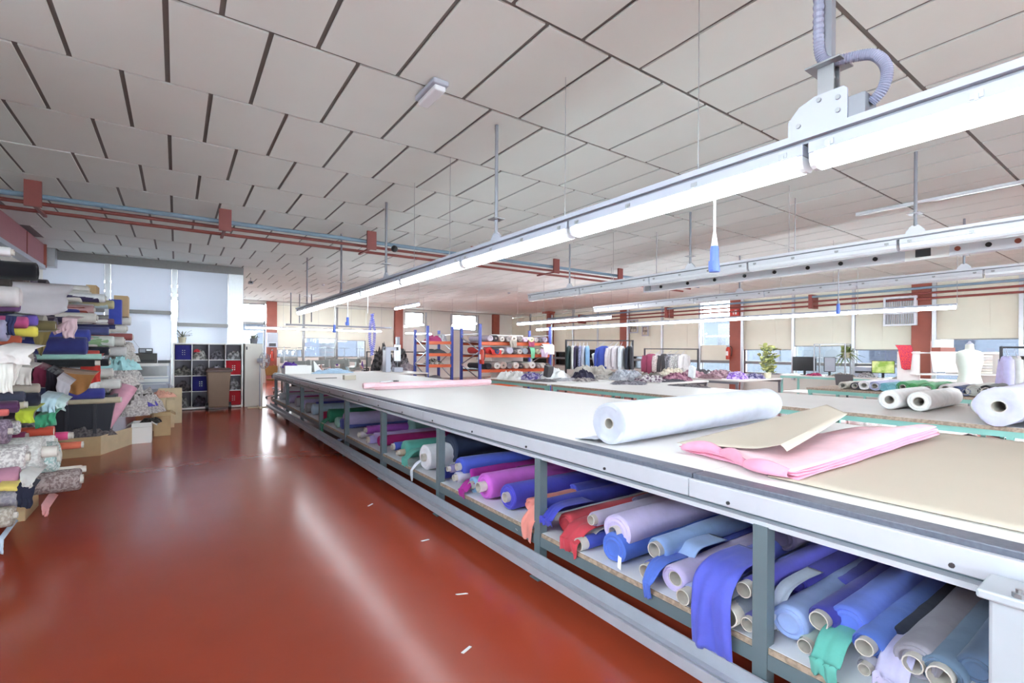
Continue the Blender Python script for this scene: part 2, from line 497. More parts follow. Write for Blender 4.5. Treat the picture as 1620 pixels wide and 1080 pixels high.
# ================================================================== THE LONG CUTTING TABLE
TZ = 0.92
Y0, Y1 = -1.6, 13.3
ct = thing('cutting_table', 'long white-topped fabric cutting table with grey steel frame and lower shelf', 'table', (3.2, 5.8, 0))
for k in range(5):
    a, b = Y0 + (Y1 - Y0) * k / 5, Y0 + (Y1 - Y0) * (k + 1) / 5
    MB().box(2.115, a + 0.001, 0.885, 4.52, b - 0.001, TZ).build('top_board', M_WHITE, ct)
    MB().box(2.015, a + 0.0015, 0.893, 2.113, b - 0.0015, TZ + 0.006).build('edge_strip', M_STRIP, ct, bevel=0.004)
    MB().box(1.985, a + 0.0015, 0.822, 2.013, b - 0.0015, 0.905).build('front_rail', M_RAIL, ct, bevel=0.004)
    MB().box(1.975, a, 0.786, 2.045, b, 0.806).box(2.03, a, 0.806, 2.045, b, 0.82).build('rail_lip', M_RAIL, ct)
MB().box(2.02, Y0, 0.80, 2.08, Y1, 0.886).box(4.42, Y0, 0.80, 4.5, Y1, 0.886).build('top_frame', M_LEG, ct)
MB().box(2.1, Y0 + 0.02, 0.86, 4.5, Y1 - 0.02, 0.884).build('under_board', M_WOODE, ct)
LEGY = [1.03 + 1.48 * k for k in range(-1, 9)]
for y in LEGY:
    MB().box(1.965, y - 0.03, 0.0, 2.025, y + 0.03, 0.79).box(1.94, y - 0.045, 0, 2.05, y + 0.045, 0.008).build('leg', M_LEG, ct)
    MB().box(4.42, y - 0.03, 0.0, 4.48, y + 0.03, 0.80).build('leg', M_LEG, ct)
    MB().box(2.03, y - 0.02, 0.80, 4.42, y + 0.02, 0.86).build('cross_beam', M_LEG, ct)
M_SHELF = mat('white_shelf_board', (226, 228, 234), 0.5, var=0.03)
MB().box(1.985, Y0, 0.283, 4.4, Y1, 0.302).build('lower_shelf', M_SHELF, ct)
MB().box(1.978, Y0, 0.276, 1.985, Y1, 0.3).build('shelf_edge', M_WOODE, ct)
MB().box(1.972, Y0, 0.215, 1.99, Y1, 0.276).box(4.4, Y0, 0.215, 4.42, Y1, 0.29).build('shelf_frame', M_LEG, ct)
fr_ = MB().box(1.925, Y0, 0.10, 1.935, Y1, 0.19).box(1.845, Y0, 0.118, 1.925, Y1, 0.128).box(1.838, Y0, 0.10, 1.848, Y1, 0.15).box(1.875, Y0, 0.128, 1.895, Y1, 0.14)
fr_.build('guide_rail', M_GUIDE, ct)
for y in LEGY:
    MB().box(1.935, y - 0.025, 0.12, 1.967, y + 0.025, 0.17).build('rail_bracket', M_GUIDE, ct)
bolt = MB().cyl((1.983, 0, 0), (1.976, 0, 0), 0.008, 8)
bme = bolt.mesh('bolt', M_DARKM, (1.98, 0, 0))
for k in range(20):
    o = bpy.data.objects.new('bolt', bme); COL.objects.link(o); o.parent = ct
    o.location = (1.982 - 3.2, -0.3 + 0.74 * k - 5.8, 0.842)
for k in range(11):
    o = bpy.data.objects.new('bolt', bme); COL.objects.link(o); o.parent = ct
    o.location = (1.845 - 3.2, 0.3 + 1.1 * k - 5.8, 0.125)
# spreading-machine end carriage clamped to the rail, close to the camera
M_CARR = mat('carriage_grey_paint', (176, 182, 190), 0.45, var=0.04, vscale=5)
cg = thing('rail_carriage', 'pale grey steel carriage housing on the table rail with worn top plate', 'machine', (1.9, 0.2, 0.15))
MB().box(1.83, -0.45, 0.16, 1.9, 0.33, 0.835).build('housing', M_CARR, cg, bevel=0.008)
MB().box(1.8, -0.5, 0.835, 1.96, 0.35, 0.86).build('top_plate', M_CARR, cg, bevel=0.006)
MB().cyl((1.95, 0.22, 0.86), (1.95, 0.22, 0.895), 0.03, 16).build('roller', M_BLACK, cg)
for y in (0.27, 0.2): MB().cyl((1.82, y, 0.86), (1.82, y, 0.872), 0.014, 6).cyl((1.82, y, 0.872), (1.82, y, 0.882), 0.007, 8).build('bolt', M_STEEL, cg)
MB().box(1.825, -0.1, 0.77, 1.832, 0.16, 0.815).build('hand_slot', M_BLACK, cg)

# ================================================================== MAIN LIGHT LINE OVER THE TABLE
def clip(mb_parent, y, x, z):
    pass
def light_line(label, X, zt, ya, yb, seglen, lit, poles, group=None, wires=(), detail=True):
    pw = M_WPAINT if lit else M_WP2
    L = thing('light_line', label, 'light', (X, (ya + yb) / 2, zt - 0.16), group)
    MB().box(X - 0.08, ya, zt + 0.004, X + 0.08, yb, zt + 0.036).build('trunking', pw, L)
    MB().box(X - 0.05, ya, zt - 0.01, X + 0.05, yb, zt + 0.004).build('trunking_groove', M_GREYM, L)
    n = max(1, round((yb - ya) / seglen))
    hook = MB().box(-0.004, -0.02, -0.045, 0, 0.02, -0.02).box(-0.008, -0.006, -0.05, -0.002, 0.006, -0.03).mesh('clip', M_STEEL)
    for k in range(n):
        a, b = ya + (yb - ya) * k / n, ya + (yb - ya) * (k + 1) / n
        h = MB().box(X - 0.065, a + 0.012, zt - 0.065, X + 0.065, b - 0.012, zt - 0.01).build('luminaire', pw, L, bevel=0.006)
        prof = [(-0.062, 0), (-0.06, -0.035), (-0.045, -0.06), (-0.02, -0.07), (0.02, -0.07), (0.045, -0.06), (0.06, -0.035), (0.062, 0)]
        MB().loft([[(X + px, yy, zt - 0.065 + pz) for px, pz in prof] for yy in (a + 0.04, b - 0.04)]).build('diffuser', M_TUBE if lit else M_DIFF, h)
        e = MB().loft([[(X + px * 0.96, yy, zt - 0.066 + pz * 0.96) for px, pz in prof] for yy in (a + 0.015, a + 0.0395)])
        e.build('end_cap', M_DIFF, h)
        e = MB().loft([[(X + px * 0.96, yy, zt - 0.066 + pz * 0.96) for px, pz in prof] for yy in (b - 0.0395, b - 0.015)])
        e.build('end_cap', M_DIFF, h)
        if detail:
            for q in range(4):
                o = bpy.data.objects.new('clip', hook); COL.objects.link(o); o.parent = h
                o.location = (-0.066, a + (b - a) * (0.06 + 0.293 * q) - (ya + yb) / 2, 0.16 - 0.01)
    for y, z_f in poles:
        MB().cyl((X, y, zt + 0.12), (X, y, CZ - 0.005), 0.017, 10).build('hanger_pole', M_GREYM, L)
        MB().box(X - 0.06, y - 0.06, z_f, X + 0.06, y + 0.06, z_f + 0.008).build('flange_plate', M_STEEL, L)
        MB().prism([(X - 0.012, y - 0.09, zt + 0.036), (X - 0.012, y + 0.09, zt + 0.036), (X - 0.012, y + 0.08, zt + 0.075), (X - 0.012, y + 0.03, zt + 0.13), (X - 0.012, y - 0.03, zt + 0.13), (X - 0.012, y - 0.08, zt + 0.075)], (0.024, 0, 0)).build('hanger_plate', pw, L)
    for y in wires:
        MB().cyl((X, y, zt + 0.036), (X, y, CZ), 0.0025, 5).cyl((X, y, zt + 0.04), (X, y, zt + 0.1), 0.006, 6).build('suspension_wire', M_STEEL, L)
    return L
ML = light_line('lit white fluorescent light line hanging above the cutting table', 2.55, 2.525, -2.34, 13.12, 1.717, True,
                [(3.93, 2.78), (6.93, 2.78), (9.3, 2.78), (12.2, 2.78)], wires=(1.72, 2.92, 4.9, 5.9))
# big bracket with pole and flexible conduit nearest the camera
X = 2.55
yb_ = 1.0
poly = []
for y, z in ((1.17, 2.56), (1.17, 2.635), (1.12, 2.69), (1.05, 2.715), (0.93, 2.715), (0.915, 2.70), (0.915, 2.56)): poly.append((X - 0.075, y, z))
MB().prism(poly, (0.012, 0, 0)).build('bracket_plate', M_WPAINT, ML)
MB().prism([(p[0] + 0.14, p[1], p[2]) for p in poly], (0.012, 0, 0)).build('bracket_plate', M_WPAINT, ML)
MB().box(X - 0.063, 0.85, 2.561, X + 0.065, 0.915, 2.66).build('junction_box', M_GREYM, ML)
for y, z in ((1.12, 2.6), (1.03, 2.69), (0.95, 2.67), (0.95, 2.61)):
    MB().cyl((X - 0.075, y, z), (X - 0.085, y, z), 0.011, 8).build('bolt', M_STEEL, ML)
MB().box(X - 0.035, 0.985, 2.70, X - 0.025, 1.055, 2.86).box(X + 0.025, 0.985, 2.70, X + 0.035, 1.055, 2.86).build('yoke', M_STEEL, ML)
MB().cyl((X, 1.02, 2.69), (X, 1.02, 2.85), 0.018, 12).tube([(X - 0.0, 1.02, 2.75), (X, 1.02, 2.765)], 0.026, 12).tube([(X, 1.02, 2.8), (X, 1.02, 2.815)], 0.026, 12).build('swivel_bolt', M_STEEL, ML)
MB().box(X - 0.075, 0.945, 2.86, X + 0.075, 1.095, 2.868).build('flange_plate', M_STEEL, ML)
MB().box(X - 0.022, 1.0, 2.868, X + 0.022, 1.044, CZ).build('hanger_pole', M_GREYM, ML)
pts = [(X - 0.03, 1.05, CZ), (X - 0.035, 1.05, 3.3), (X - 0.035, 1.052, 3.05), (X - 0.03, 1.045, 2.93), (X - 0.02, 1.02, 2.885), (X - 0.01, 0.97, 2.872), (X, 0.90, 2.86), (X, 0.84, 2.835), (X, 0.80, 2.78), (X, 0.79, 2.72), (X, 0.81, 2.66), (X, 0.85, 2.625)]
def smooth_path(p, n):
    p = [Vector(q) for q in p]
    out = []
    for i in range(len(p) - 1):
        p0, p1, p2, p3 = p[max(i - 1, 0)], p[i], p[i + 1], p[min(i + 2, len(p) - 1)]
        for k in range(n):
            t = k / n
            out.append(0.5 * ((2 * p1) + (p2 - p0) * t + (2 * p0 - 5 * p1 + 4 * p2 - p3) * t * t + (3 * p1 - p0 - 3 * p2 + p3) * t ** 3))
    out.append(p[-1])
    return out
sp = smooth_path(pts, 14)
MB().tube(sp, [0.0205 + 0.004 * (i % 2) for i in range(len(sp))], 12).build('flexible_conduit', M_FLEX, ML)
# unlit lines further right
light_line('unlit white light line over the teal-framed tables', 6.6, 2.77, -1.5, 8.75, 1.7, False, [(1.78, 3.02), (4.58, 3.0), (7.4, 3.0)], wires=(0.9, 3.1, 6.2))
light_line('unlit light line nearest the window wall', 10.5, 2.84, -1.5, 10.6, 1.73, False, [(2.2, 3.1), (6.0, 3.1)], wires=(4.1, 8.0))
# busbar trunking with round caps
bb = thing('busbar', 'white busbar trunking with round black caps below the unlit light line', 'busbar', (7.2, 2.2, 2.6))
MB().box(7.14, -1.5, 2.61, 7.26, 5.95, 2.735).build('trunking', M_WP2, bb, bevel=0.004)
for i, y in enumerate((5.55, 5.0, 4.5, 4.0, 3.55, 3.1, 2.7, 2.32, 1.55, 1.3, 1.08, 0.7)):
    MB().cyl((7.14, y, 2.675), (7.125, y, 2.675), 0.026, 14).build('cap', M_BLACK if i not in (8, 10) else M_BRICKRED, bb)
MB().box(7.128, 1.62, 2.6, 7.14, 2.02, 2.74).build('switch_plate', M_WHITE, bb)
MB().box(7.12, 1.78, 2.63, 7.128, 1.92, 2.735).build('breaker', M_DARKM, bb)
MB().box(7.12, 5.78, 2.63, 7.14, 5.9, 2.72).build('end_feed', M_STEEL, bb)
for y in (0.2, 3.3, 5.7): MB().cyl((7.2, y, 2.735), (7.2, y, CZ), 0.008, 6).build('hanger_rod', M_STEEL, bb)
# far lit strips
def strip(label, p, q, poles=1, group=None):
    p, q = Vector(p), Vector(q)
    d = (q - p).normalized()
    s_ = Vector((-d.y, d.x, 0))
    L = thing('light_strip', label, 'light', tuple((p + q) / 2), group)
    MB().obox((p + q) / 2 + Vector((0, 0, 0.05)), (q - p) / 2, s_ * 0.028, (0, 0, 0.02)).build('housing', M_WPAINT, L)
    n = max(1, round((q - p).length / 1.55))
    for k in range(n):
        a, b = p + (q - p) * (k / n) + d * 0.02, p + (q - p) * ((k + 1) / n) - d * 0.02
        MB().tube([a + Vector((0, 0, 0.0)), b], 0.032, 10).build('tube', M_TUBEF, L, smooth=True)
    for k in range(n + 1):
        a = p + (q - p) * (k / n)
        MB().cyl(a + Vector((0, 0, 0.07)), (a.x, a.y, CZ), 0.004, 5).build('suspension_wire', M_STEEL, L)
    return L
strip('long lit fluorescent strip in front of the window wall', (11.5, 2.5, 2.34), (11.5, 14.8, 2.34))
strip('shorter lit strip above the racks of hanging garments', (9.3, 8.8, 2.4), (9.3, 13.0, 2.4))
strip('lit strip above the sewing machines along the far windows', (2.3, 22.3, 2.4), (8.0, 22.3, 2.4))
strip('short lit strip over the tall column sewing machine', (3.75, 8.5, 2.44), (3.75, 9.8, 2.44)) if False else None
strip('single lit strip hanging near the end of the main light line', (5.6, 12.6, 2.8), (5.6, 14.4, 2.8))
strip('small lit strip above the pallet racking', (9.5, 16.0, 2.55), (9.5, 18.0, 2.55))
strip('lit strip above the orange racking beams', (8.2, 18.0, 2.55), (8.2, 20.0, 2.55))
strip('lit strip over the heaped pallet by the far red column', (9.2, 22.3, 2.35), (10.6, 22.3, 2.35))
strip('unseen strip lamp added behind the frosted office partition, farther one', (-1.9, 19.5, 3.3), (0.9, 19.5, 3.3))  # hidden lamp added to brighten the office panes from behind
strip('unseen strip lamp added behind the frosted office partition, closer one', (-1.9, 16.8, 3.3), (0.9, 16.8, 3.3))  # second hidden lamp, added for the same glow on the panes
# emergency light on the ceiling
em = thing('emergency_light', 'white emergency light box fixed to the ceiling panels', 'light', (1.75, 3.7, 3.62))
MB().box(1.68, 3.52, 3.66, 1.82, 3.9, 3.70).build('base', M_WPAINT, em, bevel=0.01)
MB().box(1.70, 3.54, 3.615, 1.80, 3.88, 3.66).build('lens', M_DIFF, em, bevel=0.012)
MB().cyl((1.75, 3.58, 3.64), (1.75, 3.84, 3.64), 0.012, 8).build('lamp_tube', M_WHITE, em)
# hanging sockets
def socket(label, x, y, z0, zt, s=1.0, cable=None):
    k = thing('hanging_socket', label, 'socket', (x, y, z0), 'blue sockets hanging from the light lines')
    MB().tube([(x, y, zt), (x, y, z0 + 0.19 * s)], 0.007 * s, 8).lathe((x, y, z0 + 0.15 * s), [(0.02 * s, 0), (0.016 * s, 0.03 * s), (0.008 * s, 0.08 * s)], 10).build('cable', cable or M_WHITE, k, smooth=True)
    MB().lathe((x, y, z0), [(0.028 * s, 0), (0.031 * s, 0.01), (0.024 * s, 0.075 * s), (0.024 * s, 0.13 * s), (0.02 * s, 0.15 * s)], 14).build('plug_body', M_BLUEP, k, smooth=True)
    MB().box(x - 0.04 * s, y - 0.012, z0 + 0.01, x - 0.024 * s, y + 0.012, z0 + 0.06 * s).build('latch', M_BLUEP, k)
    return k
socket('blue socket on a white cable hanging from the main light line, closest to the camera', 2.55, 1.61, 1.965, 2.4)
socket('blue socket dangling over the far end of the cutting table', 2.55, 8.87, 1.95, 2.4)
socket('blue socket beside the far end leg of the cutting table light', 2.55, 9.75, 1.85, 2.4)
socket('blue socket hanging on a grey cable from the busbar', 7.2, 2.75, 2.02, 2.61, 0.9, M_GREYM)
cc = thing('coiled_cable', 'long blue coiled cable loop hanging from the light line', 'cable', (2.55, 7.77, 1.4))
hel = [(2.62 + 0.022 * math.cos(t * 0.9) + 0.05 * math.sin(t / 150 * PI), 7.77 + 0.022 * math.sin(t * 0.9), 2.1 - 0.68 * min(t, 150) / 150) for t in range(0, 151)]
hel += [(2.62 + 0.022 * math.cos(t * 0.9) - 0.05 * math.sin(t / 150 * PI), 7.77 - 0.06 + 0.022 * math.sin(t * 0.9), 2.1 - 0.68 * t / 150) for t in range(150, -1, -1)]
MB().tube(hel, 0.006, 5).build('coil', mat('blue_cable', (120, 130, 220), 0.4), cc, smooth=True)
MB().cyl((2.55, 7.75, 2.1), (2.55, 7.75, 2.4), 0.007, 8).build('cable', M_WHITE, cc)

# small ceiling fittings
def detector(label, x, y):
    k = thing('smoke_detector', label, 'detector', (x, y, 3.64))
    MB().lathe((x, y, 3.66), [(0.05, 0), (0.055, 0.02), (0.055, 0.036)], 16).build('base', M_DIFF, k, smooth=True)
    MB().lathe((x, y, 3.64), [(0.02, 0), (0.035, 0.01), (0.035, 0.02)], 12).build('sensor', M_WPAINT, k, smooth=True)
detector('round smoke detector on the ceiling beyond the main light line', 4.0, 16.7)
detector('round smoke detector on the ceiling above the pallet racking', 10.15, 14.75)
cf = thing('ceiling_camera', 'small grey camera under the ceiling beside the office partition', 'camera', (1.85, 16.6, 3.5))
MB().cyl((1.85, 16.6, 3.58), (1.85, 16.6, CZ - 0.012), 0.012, 8).build('mount', M_STEEL, cf)
MB().box(1.79, 16.46, 3.5, 1.91, 16.68, 3.58).build('housing', M_GREYM, cf, bevel=0.01)
MB().cyl((1.85, 16.46, 3.54), (1.85, 16.44, 3.54), 0.03, 12).build('lens', M_BLACK, cf)
sp_ = thing('round_speaker', 'small round black speaker on the pipe beside the third hanger pole', 'speaker', (3.4, 8.8, 3.38))
MB().lathe((3.4, 8.8, 3.38), [(0.03, 0), (0.06, 0.03), (0.065, 0.06), (0.05, 0.1), (0.02, 0.12)], 14).build('shell', M_BLACK, sp_, smooth=True)
tag(MB().box(8.72, -1.0, 3.655, 8.78, 3.1, 3.70).build('ceiling_batten', M_DIFF, bevel=0.006), 'thin white batten fixed to the ceiling above the unlit light line', 'batten')

# ================================================================== FABRIC HELPERS
def roll_mesh(p, d, L, r, seed=0, lump=0.07, squash=0.06, rc=0.025, n=22, m=12, taper=0.0, hole=False):
    """a lumpy wound roll: body rings plus a stepped end that shows the layers round the core"""
    p, d = Vector(p), Vector(d).normalized()
    a = Vector((0, 0, 1)) if abs(d.z) < 0.9 else Vector((1, 0, 0))
    x = d.cross(a).normalized()
    y = x.cross(d).normalized()
    def ring(t, rr, cyc=1.0):
        c = p + d * t
        out = []
        for k in range(n):
            th = 2 * PI * k / n
            f = 1 + cyc * lump * (nz(math.cos(th) * 1.3 + seed * 3.1, math.sin(th) * 1.3, t * 4 + seed) + 0.5 * nz(math.cos(th) * 3 + seed, math.sin(th) * 3, t * 11 + seed * 2))
            out.append(c + (x * math.cos(th) * (1 + squash) + y * math.sin(th) * (1 - squash)) * rr * f)
        return out
    rings = []
    ri = max(rc, r * 0.12)
    nl = 5
    if hole: rings.append(ring(min(0.45, L * 0.7), ri, 0.0))
    for q in range(nl):
        f = q / nl
        rr = ri + (r * 0.97 - ri) * f
        dep = 0.004 * (1 if q % 2 else -1) + (0.01 if q == 0 else 0) + 0.004 * nz(seed + q * 7.0)
        rings.append(ring(dep, rr, f))
    rings.append(ring(0.006, r * 0.985))
    for q in range(m + 1):
        t = 0.02 + (L - 0.04) * q / m
        rings.append(ring(t, r * (1 - taper * q / m)))
    rings.append(ring(L - 0.005, r * (1 - taper) * 0.96))
    rings.append(ring(L, r * (1 - taper) * 0.5))
    return MB().loft(rings)

def fabric_roll(label, p, L, r, m, d=(1, 0, 0), core=None, prot=0.03, seed=0, lump=0.07, squash=0.06, group=None, taper=0.0, name='fabric_roll', coremat=None, n=22, seg=12):
    rc = core if core else r * 0.3
    o = roll_mesh(p, d, L, r, seed, lump, squash, rc, n, seg, taper, bool(core)).build(name, m, smooth=True)
    tag(o, label, 'fabric roll', group)
    if core:
        dv = Vector(d).normalized()
        MB().pipe(Vector(p) - dv * prot, Vector(p) + dv * min(0.5, L * 0.8), rc * 1.01, rc * 0.88).build('core_tube', coremat or M_TUBEC, o, smooth=True)
    return o

def sheet(name, m, path, width, parent=None, seed=0, wave=0.02, side=(0, 1, 0), nu=18, nv=26, taper=0.0, smooth=True, thick=0.003, ragged=0.0, freq=5.0):
    """cloth falling along a path of points; side is the direction of its width"""
    path = smooth_path(path, 6)
    N = len(path) - 1
    side = Vector(side).normalized()
    def fn(u, v):
        f = v * N
        i = min(int(f), N - 1)
        c = path[i].lerp(path[i + 1], f - i)
        dd = (path[i + 1] - path[i]).normalized()
        nrm = side.cross(dd).normalized()
        w = width * (1 - taper * v) * (1 + 0.12 * nz(v * 3 + seed, u))
        uu = u - 0.5
        return c + side * (uu * w) + nrm * (wave * v * (nz(u * freq + seed, v * 1.5) + 0.5 * nz(u * freq * 2.2, v * 3 + seed))) + dd * (ragged * v * nz(u * 4 + seed * 5.0))
    return MB().grid(fn, nu, nv).build(name, m, parent, smooth=smooth, solid=thick)

def heap_mesh(c, a, b, h, seed=0, rot=0.0, rough=0.35, nr=14, na=40, freq=3.0):
    """crumpled cloth heap: an uneven mound with ridged folds, closed at its foot"""
    c = Vector(c)
    cr, sr = math.cos(rot), math.sin(rot)
    rings = []
    for i in range(nr + 1):
        t = 1 - i / nr
        ring = []
        for k in range(na):
            th = 2 * PI * k / na
            e = 1 + 0.4 * nz(math.cos(th) * 1.4 + seed, math.sin(th) * 1.4) + 0.2 * nz(math.cos(th) * 4 + seed, math.sin(th) * 4)
            lx, ly = a * t * e * math.cos(th), b * t * e * math.sin(th)
            q = (lx / a * freq + seed * 1.7, ly / b * freq, seed)
            ridge = (1 - abs(nz(*q)) * 2.2) * 0.6 + nz(q[0] * 2.3, q[1] * 2.3, q[2]) * 0.5
            z = h * ((1 - t ** 3.2) * (1 - rough) * (0.75 + 0.5 * nz(lx / a * 1.3 + seed * 2.2, ly / b * 1.3, 3.0)) + rough * ridge * (1 - t ** 5))
            lx += a * 0.16 * nz(q[0] * 1.3, q[1] * 1.3, 7.0) * (1 - t * 0.6)
            ly += b * 0.16 * nz(q[0] * 1.3, q[1] * 1.3, 9.0) * (1 - t * 0.6)
            if i == 0: z = 0
            ring.append((c.x + lx * cr - ly * sr, c.y + lx * sr + ly * cr, c.z + max(0.004, z) if i else c.z))
        rings.append(ring)
    return MB().loft(rings)

def heap(label, c, a, b, h, m, seed=0, rot=0.0, name='crumpled_fabric', cat='fabric', group=None, rough=0.35, freq=3.0, nr=14, na=40):
    return tag(heap_mesh(c, a, b, h, seed, rot, rough, nr, na, freq).build(name, m, smooth=True), label, cat, group)

def carton(label, x0, y0, x1, y1, z0, h, m, name='carton', flaps=True, rot=0.0, group=None, cat='box'):
    cx, cy = (x0 + x1) / 2, (y0 + y1) / 2
    w, d = (x1 - x0) / 2, (y1 - y0) / 2
    k = thing(name, label, cat, (cx, cy, z0), group)
    t = 0.006
    b = MB().box(cx - w, cy - d, z0, cx + w, cy + d, z0 + t)
    b.box(cx - w, cy - d, z0 + t, cx + w, cy - d + t, z0 + h).box(cx - w, cy + d - t, z0 + t, cx + w, cy + d, z0 + h)
    b.box(cx - w, cy - d + t, z0 + t, cx - w + t, cy + d - t, z0 + h).box(cx + w - t, cy - d + t, z0 + t, cx + w, cy + d - t, z0 + h)
    b.build('body', m, k)
    if flaps:
        fl = min(w, d) * 0.75
        for s in (-1, 1):
            MB().obox((cx + s * (w + fl * 0.35), cy, z0 + h - fl * 0.25), (s * fl * 0.42, 0, -fl * 0.28), (0, d, 0), (0.002, 0, 0.003)).build('flap', m, k)
        MB().obox((cx, cy - d - fl * 0.3, z0 + h - fl * 0.3), (w, 0, 0), (0, -fl * 0.36, -fl * 0.32), (0, -0.003, 0.002)).build('flap', m, k)
    k.rotation_euler.z = rot
    return k

